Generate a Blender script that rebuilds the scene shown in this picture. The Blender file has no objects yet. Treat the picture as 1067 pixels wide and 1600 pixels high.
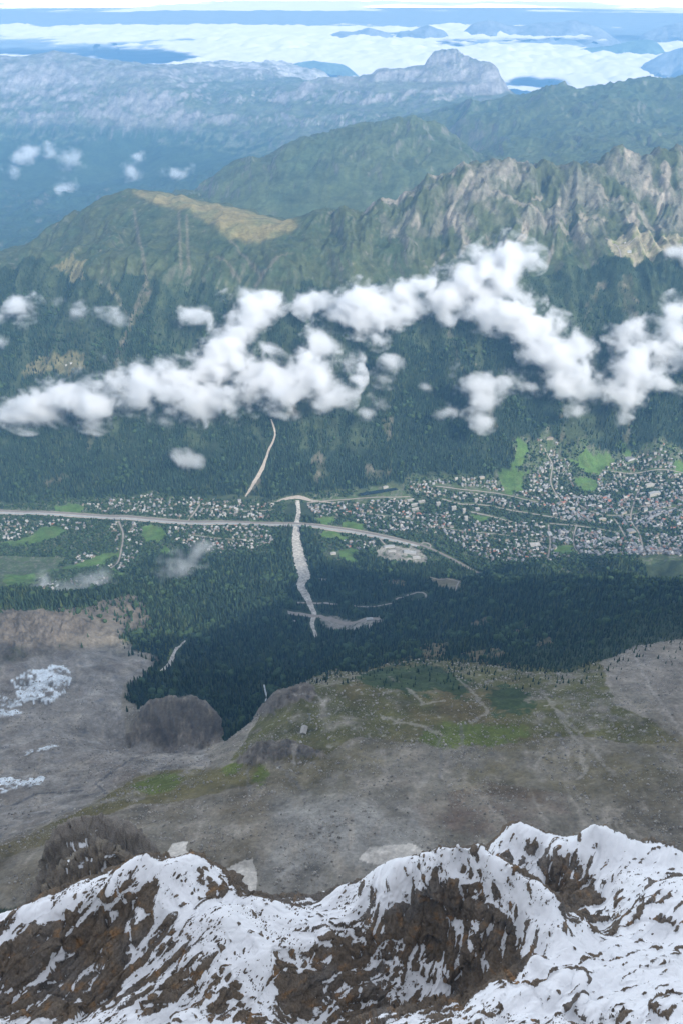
import bpy, math, random
import numpy as np

# =====================================================================================
# CAMERA, SKY, SUN, EXPOSURE          (1 unit = 1 metre, +Y is the view direction)
# =====================================================================================
scene = bpy.context.scene
COL = scene.collection
CAM_Z = 3842.0
PITCH = math.radians(31.1)
FPX, CU, CV = 1330.0, 533.5, 800.0          # focal length in units of the 1067x1600 frame
SUN_EL, SUN_AZ = math.radians(32.5), math.radians(143.0)   # azimuth clockwise from +Y (behind, right)

cam_d = bpy.data.cameras.new('camera')
cam_d.sensor_fit = 'VERTICAL'; cam_d.sensor_height = 36.0; cam_d.sensor_width = 24.0
cam_d.lens = FPX / 1600.0 * 36.0
cam_d.clip_start = 1.0; cam_d.clip_end = 600000.0
cam = bpy.data.objects.new('camera', cam_d)
cam.location = (0, 0, CAM_Z); cam.rotation_euler = (math.pi / 2 - PITCH, 0, 0)
COL.objects.link(cam); scene.camera = cam

world = bpy.data.worlds.new('World'); scene.world = world; world.use_nodes = True
wn = world.node_tree.nodes; wl = world.node_tree.links
bg = wn['Background']
sky = wn.new('ShaderNodeTexSky'); sky.sky_type = 'NISHITA'; sky.sun_disc = False
sky.sun_elevation = SUN_EL; sky.sun_rotation = SUN_AZ
sky.altitude = 3500; sky.air_density = 1.0; sky.dust_density = 0.6; sky.ozone_density = 1.0
hs = wn.new('ShaderNodeHueSaturation'); hs.inputs['Saturation'].default_value = 0.24
wl.new(sky.outputs[0], hs.inputs['Color']); wl.new(hs.outputs[0], bg.inputs[0])
bg.inputs[1].default_value = 0.15

sun_d = bpy.data.lights.new('sun', 'SUN'); sun_d.energy = 2.0; sun_d.angle = math.radians(0.6)
sun_d.color = (1.0, 0.955, 0.88)
sun = bpy.data.objects.new('sun', sun_d); COL.objects.link(sun)
sun.rotation_euler = (math.pi / 2 - SUN_EL, 0, math.pi - SUN_AZ)
sun.location = (0, -300, CAM_Z + 300)

vs = scene.view_settings
vs.view_transform = 'Standard'; vs.look = 'None'; vs.gamma = 1.0; vs.exposure = 1.48
vs.use_curve_mapping = False
cy = scene.cycles
cy.max_bounces = 12; cy.diffuse_bounces = 3; cy.glossy_bounces = 1; cy.transmission_bounces = 2
cy.transparent_max_bounces = 16; cy.volume_bounces = 8
cy.volume_step_rate = 1.0; cy.volume_max_steps = 256
cy.use_denoising = True
cy.caustics_reflective = False; cy.caustics_refractive = False

rng = np.random.default_rng(7)
random.seed(7)

# =====================================================================================
# HELPERS
# =====================================================================================
def tanv(v):
    return np.tan(PITCH + np.arctan((np.asarray(v, float) - CV) / FPX))

def at(u, v, Y=None, A=None):
    """world point seen at (u, v), at forward distance Y or altitude A"""
    t = float(tanv(v))
    if Y is None:
        Y = (CAM_Z - A) / t
    dy = -(v - CV) / FPX
    X = Y * ((u - CU) / FPX) / (math.cos(PITCH) + dy * math.sin(PITCH))
    return (X, Y, CAM_Z - Y * t)

def _h2(ix, iy, seed):
    h = (ix.astype(np.int64) * 374761393 + iy.astype(np.int64) * 668265263 + seed * 974711) & 0xffffffff
    h = ((h ^ (h >> 13)) * 1274126177) & 0xffffffff
    return h ^ (h >> 16)

_PR = np.random.default_rng(99)
_PERM = np.concatenate([_PR.permutation(1024)] * 3).astype(np.int32)
_GX = np.cos(np.arange(1024) * (2 * math.pi / 1024)).astype(np.float32) * 1.5
_GY = np.sin(np.arange(1024) * (2 * math.pi / 1024)).astype(np.float32) * 1.5
_GV = _PR.uniform(-1, 1, 1024).astype(np.float32)

def perlin(x, y, seed=0):
    ix = np.floor(x); iy = np.floor(y)
    fx = (x - ix).astype(np.float32); fy = (y - iy).astype(np.float32)
    ix = (ix.astype(np.int32) + seed * 71) & 1023; iy = (iy.astype(np.int32) + seed * 37) & 1023
    u = fx * fx * (3 - 2 * fx); v = fy * fy * (3 - 2 * fy)
    p0 = _PERM[ix] + iy; p1 = _PERM[ix + 1] + iy
    def g(p, dx, dy):
        h = _PERM[p]
        return _GX[h] * (fx - np.float32(dx)) + _GY[h] * (fy - np.float32(dy))
    a = g(p0, 0, 0); a += u * (g(p1, 1, 0) - a)
    c = g(p0 + 1, 0, 1); c += u * (g(p1 + 1, 1, 1) - c)
    return a + v * (c - a)

def fbm(x, y, seed=0, octv=5, gain=0.5, lac=2.03):
    s = 0; a = 1; n = 0
    for k in range(octv):
        s = s + a * perlin(x, y, seed + k * 17); n += a; a *= gain; x = x * lac + 3.1; y = y * lac - 1.7
    return s / n

def ridged(x, y, seed=0, octv=5, gain=0.5, lac=2.03):
    s = 0; a = 1; n = 0
    for k in range(octv):
        s = s + a * (1 - 2 * np.abs(perlin(x, y, seed + k * 13))); n += a; a *= gain; x = x * lac + 5.3; y = y * lac + 2.9
    return s / n

def perlin3(x, y, z, seed=0):
    ix = np.floor(x); iy = np.floor(y); iz = np.floor(z)
    fx = (x - ix).astype(np.float32); fy = (y - iy).astype(np.float32); fz = (z - iz).astype(np.float32)
    ix = (ix.astype(np.int32) + seed * 71) & 1023; iy = (iy.astype(np.int32) + seed * 37) & 1023; iz = iz.astype(np.int32) & 1023
    u = fx * fx * (3 - 2 * fx); v = fy * fy * (3 - 2 * fy); w = fz * fz * (3 - 2 * fz)
    p0 = _PERM[ix] + iy; p1 = _PERM[ix + 1] + iy
    def lx(dy, dz):
        a = _GV[_PERM[_PERM[p0 + dy] + iz + dz]]; b = _GV[_PERM[_PERM[p1 + dy] + iz + dz]]
        return a + u * (b - a)
    def ly(dz):
        a = lx(0, dz); b = lx(1, dz); return a + v * (b - a)
    a = ly(0); b = ly(1)
    return a + w * (b - a)

def fbm3(x, y, z, seed=0, octv=4, gain=0.5):
    s = 0; a = 1; n = 0
    for k in range(octv):
        s = s + a * perlin3(x, y, z, seed + 31 * k); n += a; a *= gain
        x = x * 2.03 + 1.3; y = y * 2.03 - 4.1; z = z * 2.03 + 2.2
    return s / n

def smooth(a, b, x):
    t = np.clip((x - a) / (b - a), 0, 1); return t * t * (3 - 2 * t)

def facets(p, cell, seed):
    """angular blocks: every Voronoi cell of 3-D space carries its own offset and tilt"""
    q = p / cell
    base = np.floor(q).astype(np.int64)
    best = np.full(len(q), 1e9); second = np.full(len(q), 1e9); out = np.zeros(len(q))
    for dx in (-1, 0, 1):
        for dy in (-1, 0, 1):
            for dz in (-1, 0, 1):
                c = base + np.array((dx, dy, dz))
                h = _h2(c[:, 0] + c[:, 2] * 5003, c[:, 1], seed); h2 = _h2(c[:, 0], c[:, 1] + c[:, 2] * 4001, seed + 99)
                j = np.stack([(h & 1023), (h >> 10) & 1023, (h >> 20) & 1023], 1) / 1023.0
                t = np.stack([(h2 & 1023), (h2 >> 10) & 1023, (h2 >> 20) & 1023], 1) / 511.5 - 1
                dlt = q - (c + 0.1 + 0.8 * j)
                d = (dlt * dlt).sum(1)
                val = ((h >> 5) & 1023) / 511.5 - 1 + 1.7 * (dlt * t).sum(1)
                m = d < best
                second = np.where(m, best, np.minimum(second, d))
                out = np.where(m, val, out); best = np.where(m, d, best)
    edge = np.sqrt(second) - np.sqrt(best)
    return out - 0.4 * (1 - smooth(0.0, 0.10, edge))

def blur(g, kr, ka, it=2):
    for _ in range(it):
        for ax, k in ((0, kr), (1, ka)):
            p = np.pad(g, [(k, k) if i == ax else (0, 0) for i in range(2)], mode='edge')
            c = np.cumsum(p, axis=ax); c = np.concatenate([np.zeros_like(np.take(c, [0], ax)), c], ax)
            n = 2 * k + 1
            g = (np.take(c, np.arange(n, c.shape[ax]), ax) - np.take(c, np.arange(0, c.shape[ax] - n), ax)) / n
    return g

def rbf_solve(q, z):
    n = len(q)
    D = np.sqrt(((q[:, None, :] - q[None]) ** 2).sum(2))
    P = np.concatenate([np.ones((n, 1)), q], 1)
    M = np.zeros((n + 3, n + 3)); M[:n, :n] = D + np.eye(n) * -1e-4; M[:n, n:] = P; M[n:, :n] = P.T
    return np.linalg.solve(M, np.concatenate([z, np.zeros(3)]))

def rbf_eval(q, w, pts):
    out = np.empty(len(pts), np.float64); n = len(q)
    qf = q.astype(np.float32); wf = w[:n].astype(np.float64)
    for s in range(0, len(pts), 40000):
        b = pts[s:s + 40000]; bf = b.astype(np.float32)
        d = np.sqrt((bf[:, :1] - qf[:, 0]) ** 2 + (bf[:, 1:] - qf[:, 1]) ** 2 + 1e-10)
        out[s:s + 40000] = d.astype(np.float64) @ wf + w[n] + b @ w[n + 1:]
    return out

def tag(o, label=None, cat=None, group=None, kind=None):
    if label: o['label'] = label
    if cat: o['category'] = cat
    if group: o['group'] = group
    if kind: o['kind'] = kind
    return o

def mesh_from(name, V, F, mats=(), smooth_shade=True, fmat=None):
    """V (n,3) array, F (m,3|4) int array or list of tuples"""
    me = bpy.data.meshes.new(name)
    if isinstance(F, np.ndarray):
        V = np.asarray(V, np.float32)
        me.vertices.add(len(V)); me.vertices.foreach_set('co', V.ravel())
        k = F.shape[1]
        me.loops.add(F.size); me.loops.foreach_set('vertex_index', F.astype(np.int32).ravel())
        me.polygons.add(len(F)); me.polygons.foreach_set('loop_start', np.arange(0, F.size, k, dtype=np.int32))
        if smooth_shade: me.polygons.foreach_set('use_smooth', np.ones(len(F), bool))
        if fmat is not None: me.polygons.foreach_set('material_index', np.asarray(fmat, np.int32))
        me.update(calc_edges=True)
    else:
        me.from_pydata([tuple(map(float, v)) for v in V], [], F)
        if fmat is not None:
            for p, m in zip(me.polygons, fmat): p.material_index = m
        if smooth_shade:
            for p in me.polygons: p.use_smooth = True
    for m in mats: me.materials.append(m)
    return me

def obj(name, me, parent=None, loc=(0, 0, 0)):
    o = bpy.data.objects.new(name, me); COL.objects.link(o)
    o.location = loc
    if parent is not None: o.parent = parent
    return o

def empty(name, loc, rz=0.0):
    o = bpy.data.objects.new(name, None); COL.objects.link(o); o.location = loc
    o.rotation_euler = (0, 0, rz); o.empty_display_size = 1.0
    return o

def in_poly(px, py, poly):
    inside = np.zeros(px.shape, bool); n = len(poly)
    for i in range(n):
        x0, y0 = poly[i]; x1, y1 = poly[(i + 1) % n]
        c = ((y0 > py) != (y1 > py)) & (px < (x1 - x0) * (py - y0) / (y1 - y0 + 1e-12) + x0)
        inside ^= c
    return inside

# ----------------------------------------------------------------------- materials
def new_mat(name):
    m = bpy.data.materials.new(name); m.use_nodes = True
    nt = m.node_tree; b = nt.nodes['Principled BSDF']
    b.inputs['Roughness'].default_value = 0.9
    b.inputs['Specular IOR Level'].default_value = 0.15
    return m, nt, b

def N(nt, t, **kw):
    n = nt.nodes.new(t)
    for k, v in kw.items():
        if k in n.inputs.keys(): n.inputs[k].default_value = v
        else: setattr(n, k, v)
    return n

def mixc(nt, fac, a, b, mode='MIX'):
    n = nt.nodes.new('ShaderNodeMix'); n.data_type = 'RGBA'; n.blend_type = mode
    for s, val in ((0, fac), (6, a), (7, b)):
        if hasattr(val, 'is_output'): nt.links.new(val, n.inputs[s])
        else: n.inputs[s].default_value = val if s == 0 else (*val, 1)
    return n.outputs[2]

def plain(name, col, var=0.25, scale=0.3, rough=0.85, spec=0.2, metal=0.0, objrand=0.0):
    m, nt, b = new_mat(name)
    tc = N(nt, 'ShaderNodeNewGeometry')
    no = N(nt, 'ShaderNodeTexNoise', Scale=scale, Detail=4.0); nt.links.new(tc.outputs['Position'], no.inputs['Vector'])
    mr = N(nt, 'ShaderNodeMapRange'); nt.links.new(no.outputs['Fac'], mr.inputs['Value'])
    mr.inputs['From Min'].default_value = 0.25; mr.inputs['From Max'].default_value = 0.75
    mr.inputs['To Min'].default_value = 1 - var; mr.inputs['To Max'].default_value = 1 + var
    fac = mr.outputs[0]
    if objrand:
        oi = N(nt, 'ShaderNodeObjectInfo')
        m2 = N(nt, 'ShaderNodeMapRange'); nt.links.new(oi.outputs['Random'], m2.inputs['Value'])
        m2.inputs['To Min'].default_value = 1 - objrand; m2.inputs['To Max'].default_value = 1 + objrand
        mm = N(nt, 'ShaderNodeMath', operation='MULTIPLY'); nt.links.new(fac, mm.inputs[0]); nt.links.new(m2.outputs[0], mm.inputs[1]); fac = mm.outputs[0]
    vm = N(nt, 'ShaderNodeVectorMath', operation='SCALE'); vm.inputs[0].default_value = col; nt.links.new(fac, vm.inputs['Scale'])
    nt.links.new(vm.outputs[0], b.inputs['Base Color'])
    b.inputs['Roughness'].default_value = rough; b.inputs['Specular IOR Level'].default_value = spec; b.inputs['Metallic'].default_value = metal
    return m

def terrain_mat(name, s1, s2, bump, bscale):
    m, nt, b = new_mat(name)
    at_ = N(nt, 'ShaderNodeAttribute', attribute_name='Col')
    g = N(nt, 'ShaderNodeNewGeometry')
    n1 = N(nt, 'ShaderNodeTexNoise', Scale=s1, Detail=8.0, Roughness=0.74); nt.links.new(g.outputs['Position'], n1.inputs['Vector'])
    n2 = N(nt, 'ShaderNodeTexNoise', Scale=s2, Detail=3.0, Roughness=0.7); nt.links.new(g.outputs['Position'], n2.inputs['Vector'])
    r1 = N(nt, 'ShaderNodeMapRange'); nt.links.new(n1.outputs['Fac'], r1.inputs['Value'])
    r1.inputs['From Min'].default_value = .3; r1.inputs['From Max'].default_value = .7; r1.inputs['To Min'].default_value = .5; r1.inputs['To Max'].default_value = 1.5
    r2 = N(nt, 'ShaderNodeMapRange'); nt.links.new(n2.outputs['Fac'], r2.inputs['Value'])
    r2.inputs['From Min'].default_value = .3; r2.inputs['From Max'].default_value = .7; r2.inputs['To Min'].default_value = .8; r2.inputs['To Max'].default_value = 1.2
    mu = N(nt, 'ShaderNodeMath', operation='MULTIPLY'); nt.links.new(r1.outputs[0], mu.inputs[0]); nt.links.new(r2.outputs[0], mu.inputs[1])
    sc = N(nt, 'ShaderNodeVectorMath', operation='SCALE'); nt.links.new(at_.outputs['Color'], sc.inputs[0]); nt.links.new(mu.outputs[0], sc.inputs['Scale'])
    nt.links.new(sc.outputs[0], b.inputs['Base Color'])
    bu = N(nt, 'ShaderNodeBump', Strength=bump, Distance=bscale); nt.links.new(n1.outputs['Fac'], bu.inputs['Height'])
    nt.links.new(bu.outputs[0], b.inputs['Normal'])
    b.inputs['Roughness'].default_value = 0.95; b.inputs['Specular IOR Level'].default_value = 0.08
    return m

M_TERR = terrain_mat('alpine_ground', 0.012, 0.12, 0.5, 14.0)
M_FAR = terrain_mat('far_ground', 0.004, 0.02, 0.5, 30.0)

# =====================================================================================
# LANDFORM: one height field around the viewpoint, fixed by control points
# =====================================================================================
ctrl = []
def C(u, v, Y=None, A=None): ctrl.append(at(u, v, Y, A))
def P(az, r, alt):
    a = math.radians(az); ctrl.append((r * math.sin(a), r * math.cos(a), alt))

# plateau, moraines, glacier (left), knoll
for u, v, A in [(600, 1390, 2470), (600, 1300, 2420), (600, 1200, 2275), (600, 1130, 2185), (600, 1090, 2130), (600, 1055, 2060), (600, 1020, 1850),
                (450, 1390, 2470), (450, 1300, 2400), (450, 1215, 2270), (800, 1300, 2430), (800, 1200, 2300), (800, 1120, 2210), (800, 1075, 2110), (790, 1040, 1980),
                (1000, 1300, 2430), (1000, 1200, 2340), (1000, 1120, 2260), (1000, 1060, 2150), (1000, 1020, 2030),
                (1150, 1250, 2400), (1150, 1100, 2260), (1150, 1020, 2050),
                (1250, 1350, 2480), (1300, 1150, 2300),
                (475, 1140, 2175), (520, 1110, 2155), (520, 1060, 2080), (460, 1085, 2095), (430, 1105, 2090), (410, 1130, 2080), (400, 1180, 2180), (370, 1190, 2150),
                (300, 1290, 2330), (300, 1210, 2130), (230, 1240, 2170), (180, 1330, 2370), (100, 1330, 2330), (60, 1310, 2250), (0, 1310, 2200),
                (200, 1190, 1990), (250, 1180, 1960), (330, 1175, 1960), (120, 1230, 2050), (40, 1250, 2080), (100, 1160, 1930), (0, 1180, 1960),
                (60, 1070, 1780), (100, 1040, 1700), (0, 1070, 1800), (180, 1050, 1700), (170, 1100, 1800), (220, 1110, 1800), (-80, 1100, 1900), (-80, 1250, 2100),
                (250, 1030, 1600), (270, 1000, 1530), (200, 1010, 1580), (150, 1000, 1600), (60, 1015, 1690),
                (30, 975, 1680), (90, 960, 1640), (150, 945, 1560), (0, 940, 1640), (-60, 950, 1720), (200, 935, 1480), (235, 965, 1480),
                (60, 925, 1380), (0, 915, 1300), (-80, 925, 1400)]:
    C(u, v, A=A)
for u, v, Y in [(205, 1168, 1950), (260, 1172, 1958), (330, 1170, 1958), (232, 1108, 2035), (250, 1098, 2055), (275, 1094, 2065), (305, 1093, 2065), (322, 1104, 2045), (338, 1122, 2015), (290, 1120, 2030), (215, 1140, 1985), (345, 1150, 1985)]: C(u, v, Y=Y)
for u, v, Y in [(250, 1098, 2055), (305, 1093, 2065), (338, 1122, 2015)]:
    x, y, z = at(u, v, Y=Y); ctrl.append((x * (1 + 90 / y), y + 90, z - 110))
# ravine and near forest
for u, v, A in [(400, 1085, 1580), (415, 1075, 1560), (440, 1050, 1500), (370, 1100, 1620), (350, 1060, 1560), (300, 1060, 1560), (350, 1000, 1440), (300, 980, 1400),
                (400, 1000, 1400), (460, 1020, 1420), (495, 1000, 1350), (480, 960, 1255), (520, 972, 1280), (580, 970, 1290), (450, 955, 1270), (620, 985, 1400), (560, 1010, 1450),
                (340, 930, 1250), (420, 920, 1200), (270, 930, 1300), (300, 895, 1140), (400, 880, 1110), (240, 900, 1180),
                (480, 920, 1170), (480, 880, 1100), (540, 900, 1130), (640, 930, 1220), (600, 900, 1120), (700, 910, 1160), (700, 960, 1400), (690, 1010, 1650),
                (780, 1000, 1700), (780, 950, 1480), (780, 905, 1230), (860, 1000, 1820), (860, 950, 1600), (860, 905, 1360), (850, 886, 1230),
                (960, 1000, 1930), (960, 950, 1720), (960, 905, 1460), (960, 882, 1300), (1067, 1000, 1980), (1067, 940, 1720), (1067, 900, 1480), (1067, 878, 1330),
                (1180, 980, 1980), (1180, 920, 1650), (1180, 880, 1400), (150, 900, 1110), (100, 905, 1130)]:
    C(u, v, A=A)
# valley floor
for u in (-250, -100, 60, 200, 340, 480, 620, 760):
    for v, A in ((868, 1056), (835, 1045), (800, 1040), (783, 1042)): C(u, v, A=A)
for u in (900, 1040, 1180, 1320):
    for v, A in ((855, 1062), (810, 1060), (775, 1068)): C(u, v, A=A)
for u, A in ((860, 1150), (930, 1140), (1000, 1130), (1080, 1120), (1200, 1110)): C(u, 715, A=A)
for u, A in ((850, 1250), (940, 1230), (1010, 1240)): C(u, 690, A=A)
# hidden drop behind the right-hand spur
for az, r in ((12, 3900), (18, 3850), (24, 3800), (30, 3800)): P(az, r, 1065)
# the face of the ridge across the valley: rows of (v, Y)
FACE = [(740, 5010), (700, 5120), (650, 5300), (600, 5510), (550, 5740), (500, 5980), (450, 6240), (400, 6530)]
for u in (-350, -200, -60, 60, 180, 300, 420, 540, 660, 780, 900, 1020, 1150, 1300):
    for v, Y in FACE:
        if u > 800 and v >= 700: continue
        d = 0.0
        if u < 200: d += (200 - u) * 1.6 * (740 - v) / 340.0          # left shoulder turns away
        d += 90 * math.sin(u * 0.021 + 0.6) * (740 - v) / 340.0
        if 800 < u < 900 and v < 520: d += 120
        if 930 < u < 1067 and v < 480: d -= 60
        C(u, v, Y=Y + d)
# crest of that ridge
CREST = [(-250, 470, 8200), (-120, 445, 8300), (0, 402, 8450), (60, 372, 8500), (110, 340, 8500), (150, 315, 8480), (205, 296, 8450), (260, 303, 8650), (300, 312, 8700), (350, 322, 8400),
         (400, 334, 8000), (440, 344, 7650), (470, 344, 7380), (510, 334, 7350), (560, 331, 7350), (600, 325, 7350), (640, 306, 7450), (690, 285, 7500), (742, 264, 7500),
         (770, 270, 7520), (800, 268, 7550), (840, 274, 7550), (855, 266, 7550), (880, 272, 7560), (915, 270, 7600), (945, 252, 7650), (985, 247, 7700), (1030, 240, 7750), (1067, 234, 7800), (1180, 225, 7900), (1300, 220, 8000)]
for u, v, Y in CREST:
    C(u, v, Y=Y)
    x, y, z = at(u, v, Y=Y)
    for dy, dz in ((350, 170), (1100, 560)):
        if 230 < u < 420: dz *= 0.8
        ctrl.append((x * (1 + dy / y), y + dy, z - dz))
for u, v, Y in [(240, 316, 7950), (300, 329, 7600), (335, 352, 7150), (365, 392, 6750), (150, 380, 7300), (220, 380, 7100), (290, 380, 6950), (80, 430, 7200), (30, 440, 7400),
                (420, 380, 6750), (500, 370, 6850), (600, 370, 6850), (690, 340, 7000), (740, 320, 7060), (760, 370, 6780), (800, 310, 7250), (840, 340, 7000), (900, 330, 7150),
                (960, 300, 7350), (960, 385, 6560), (1000, 390, 6530), (1040, 385, 6650), (1067, 330, 7200), (930, 370, 6760), (1000, 350, 6950), (700, 400, 6550)]:
    C(u, v, Y=Y)
# middle-distance ridge, right-hand green mass
for u, v, Y in [(250, 325, 10900), (310, 300, 11100), (370, 268, 11300), (430, 243, 11500), (490, 222, 11600), (520, 213, 11650), (545, 207, 11700), (575, 200, 11750), (600, 197, 11800), (640, 196, 11900), (690, 205, 11800), (725, 232, 11500), (750, 255, 11200), (480, 275, 10600), (560, 262, 10650), (640, 262, 10700), (560, 310, 9900), (450, 320, 9900),
                (690, 175, 16500), (740, 168, 15500), (800, 152, 15600), (860, 143, 15600), (900, 142, 15600), (950, 136, 15700), (1000, 130, 15800), (1067, 125, 16000), (1200, 118, 16400), (1350, 115, 16500),
                (800, 190, 14200), (900, 185, 14000), (1000, 180, 14000), (1067, 180, 14200), (800, 230, 12600), (900, 235, 12300), (1000, 225, 12400), (1100, 225, 12500), (850, 265, 11200), (980, 240, 11300), (1250, 200, 12600)]:
    C(u, v, Y=Y)
for u, v, Y in [(800, 152, 15600), (860, 143, 15600), (950, 136, 15700), (1067, 125, 16000), (1200, 118, 16400)]:
    x, y, z = at(u, v, Y=Y); ctrl.append((x * (1 + 1200 / y), y + 1200, z - 420))
for u, v, Y in [(370, 268, 11300), (430, 243, 11500), (490, 222, 11600), (545, 207, 11700), (600, 197, 11800), (640, 196, 11900), (690, 205, 11800), (725, 232, 11500)]:
    x, y, z = at(u, v, Y=Y); ctrl.append((x * (1 + 600 / y), y + 600, z - 300)); ctrl.append((x * (1 + 2000 / y), y + 2000, z - 750))
# deep left valley
for u, v, A in [(-250, 400, 620), (0, 375, 600), (0, 330, 600), (100, 310, 620), (-150, 320, 620), (60, 285, 700), (160, 285, 650), (250, 300, 700), (0, 260, 850), (200, 265, 800), (280, 270, 900), (-150, 270, 900)]:
    C(u, v, A=A)
# limestone walls behind
for u, v, Y in [(-200, 90, 23000), (0, 86, 23000), (30, 90, 23000), (85, 79, 23000), (120, 88, 23000), (150, 94, 23300), (185, 97, 23000), (220, 105, 22600), (255, 112, 22600), (300, 103, 24500), (345, 99, 26500), (400, 102, 26500), (450, 106, 26500), (500, 112, 25500),
                (0, 150, 21500), (80, 150, 21500), (160, 150, 21000), (230, 140, 20800), (290, 150, 20800), (340, 150, 22000), (0, 205, 20300), (100, 210, 20000), (200, 215, 19700), (270, 220, 19500), (330, 205, 19600), (330, 240, 18500), (250, 245, 18600), (100, 240, 19000),
                (390, 158, 20600), (430, 148, 20800), (480, 130, 20900), (540, 118, 21000), (600, 108, 21100), (640, 104, 21100), (665, 97, 21100), (680, 84, 21200), (700, 82, 21200), (722, 88, 21100), (735, 97, 20900), (755, 99, 20700), (771, 101, 20500), (780, 128, 20500), (800, 152, 20400),
                (390, 190, 19600), (450, 178, 19700), (540, 155, 20000), (620, 145, 20000), (700, 135, 20000), (750, 150, 19800), (400, 225, 18400), (480, 205, 18600), (560, 185, 18900), (640, 175, 18900), (700, 165, 18900)]:
    C(u, v, Y=Y)
for u, v, Y in [(-200, 90, 23000), (0, 86, 23000), (85, 79, 23000), (150, 94, 23300), (220, 105, 22600)]:
    x, y, z = at(u, v, Y=Y); ctrl.append((x * (1 + 3000 / y), y + 3000, z - 900))
for u, v, Y in [(600, 108, 21100), (640, 104, 21100), (680, 84, 21200), (722, 88, 21100), (771, 101, 20500), (800, 152, 20400)]:
    x, y, z = at(u, v, Y=Y); ctrl.append((x * (1 + 900 / y), y + 900, z - 480)); ctrl.append((x * (1 + 4000 / y), y + 4000, z - 1500))
for u, v, Y in [(430, 148, 20800), (480, 130, 20900), (540, 118, 21000), (600, 108, 21100), (640, 104, 21100), (663, 99, 21100), (672, 88, 21150), (690, 82, 21200), (712, 83, 21150), (728, 92, 21000), (745, 98, 20800), (768, 101, 20500), (776, 112, 20450)]:
    C(u, v, Y=Y); x, y, z = at(u, v, Y=Y); ctrl.append((x * (1 - 320 / y), y - 320, z - 230)); ctrl.append((x * (1 + 260 / y), y + 260, z - 60))
for az in (-32, -24, -16, -8, 0, 8, 16, 24, 32):
    P(az, 33500, 600); P(az, 30000, 900)
# all round: unseen massif and side ridges, heights shaped to shade the near land
for az, prof in {-60: [(600, 2900), (1100, 2500), (2300, 2100), (4500, 1500), (9000, 1700), (20000, 1500), (33000, 900)],
                 -95: [(600, 3600), (1300, 3480), (2500, 3100), (5000, 2600), (9000, 2200), (33000, 900)],
                 -130: [(600, 3640), (1500, 3500), (3500, 3300), (9000, 2500), (33000, 900)],
                 -165: [(600, 3560), (1500, 3480), (3500, 3200), (9000, 2500), (33000, 900)],
                 165: [(600, 3700), (1500, 3560), (3500, 3200), (9000, 2500), (33000, 900)],
                 130: [(600, 3740), (1500, 3680), (3500, 3300), (9000, 2500), (33000, 900)],
                 95: [(600, 3740), (1300, 3720), (2500, 3660), (5000, 2900), (9000, 2200), (33000, 900)],
                 62: [(600, 3150), (1100, 3300), (2300, 3500), (3300, 2900), (4500, 1400), (9000, 2100), (20000, 1800), (33000, 900)]}.items():
    for r, z in prof: P(az, r, z)
for r, z in ((900, 2530), (1500, 2400), (2300, 2180), (3200, 1650), (4200, 1150)): P(45, r, z)
for az in (-45, -30, -15, 0, 15, 30, 45):
    P(az, 600, 2500); P(az, 820, 2490)

ctrl = np.array(ctrl)
Q = np.stack([np.arctan2(ctrl[:, 0], ctrl[:, 1]), np.log(np.hypot(ctrl[:, 0], ctrl[:, 1]))], 1)
_, keep = np.unique(np.round(Q, 3), axis=0, return_index=True)
Q = Q[keep]; ZC = ctrl[keep, 2]
WR = rbf_solve(Q, ZC)

def segs(spec):
    out = []
    for a, b, n in spec: out.append(np.linspace(a, b, n, endpoint=False))
    out.append([spec[-1][1]]); return np.concatenate(out)

AZ = np.radians(segs([(-180, -60, 30), (-60, -42, 50), (-42, -27, 100), (-27, 27, 700), (27, 42, 100), (42, 60, 50), (60, 180, 30)]))
RR = segs([(600, 1000, 24), (1000, 2100, 230), (2100, 4100, 150), (4100, 5050, 60), (5050, 8900, 230), (8900, 17500, 120), (17500, 24500, 140), (24500, 33500, 40)])
nA, nR = len(AZ), len(RR)
AA, RG = np.meshgrid(AZ, RR)               # rows = radius, columns = azimuth
TX = (RG * np.sin(AA)).astype(np.float32); TY = (RG * np.cos(AA)).astype(np.float32)
# (the smooth landform is solved at half-res and interpolated)
_ri = np.unique(np.r_[np.arange(0, nR, 2), nR - 1]); _ci = np.unique(np.r_[np.arange(0, nA, 2), nA - 1])
_sub = rbf_eval(Q, WR, np.stack([AA[np.ix_(_ri, _ci)].ravel(), np.log(RG[np.ix_(_ri, _ci)].ravel())], 1)).reshape(len(_ri), len(_ci))
_tmp = np.stack([np.interp(np.arange(nA), _ci, row) for row in _sub])
TZ = np.stack([np.interp(np.arange(nR), _ri, _tmp[:, k]) for k in range(nA)], 1).astype(np.float32)

# ---- relief: gullies on the far face, crags, moraine lumps, strata
wob = 260 * fbm(TX / 900, TY / 900, 3, 3)
wface = smooth(4850, 5400, TY) * (1 - smooth(8600, 9600, TY)) * smooth(1120, 1500, TZ)
gul = ridged((TX + wob) / 330, (TY + wob) / 1500, 11, 5, 0.55)
TZ += wface * (1 - .7 * smooth(-100, -500, TX) * smooth(2100, 2230, TZ)) * (115 * gul + 50 * fbm(TX / 170, TY / 260, 21, 5, .55) - 25) * (0.45 + 0.55 * smooth(1600, 2300, TZ))
crag = wface * smooth(2150, 2420, TZ) * smooth(150, 700, TX)
TZ += crag * (60 * ridged((TX + .25 * wob) / 230, (TY + .3 * wob) / 420, 31, 6, 0.62) + 45 * ridged((TX + .5 * wob) / 480, TY / 900, 33, 3) - 20)
wmid = smooth(9400, 10800, TY) * (1 - smooth(16800, 18000, TY))
TZ += wmid * (190 * ridged((TX + wob * 2) / 1100, (TY + wob) / 2100, 41, 6, 0.58) + 45 * ridged(TX / 300, TY / 700, 43, 4) - 40)
wfar = smooth(17000, 18500, TY)
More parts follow.
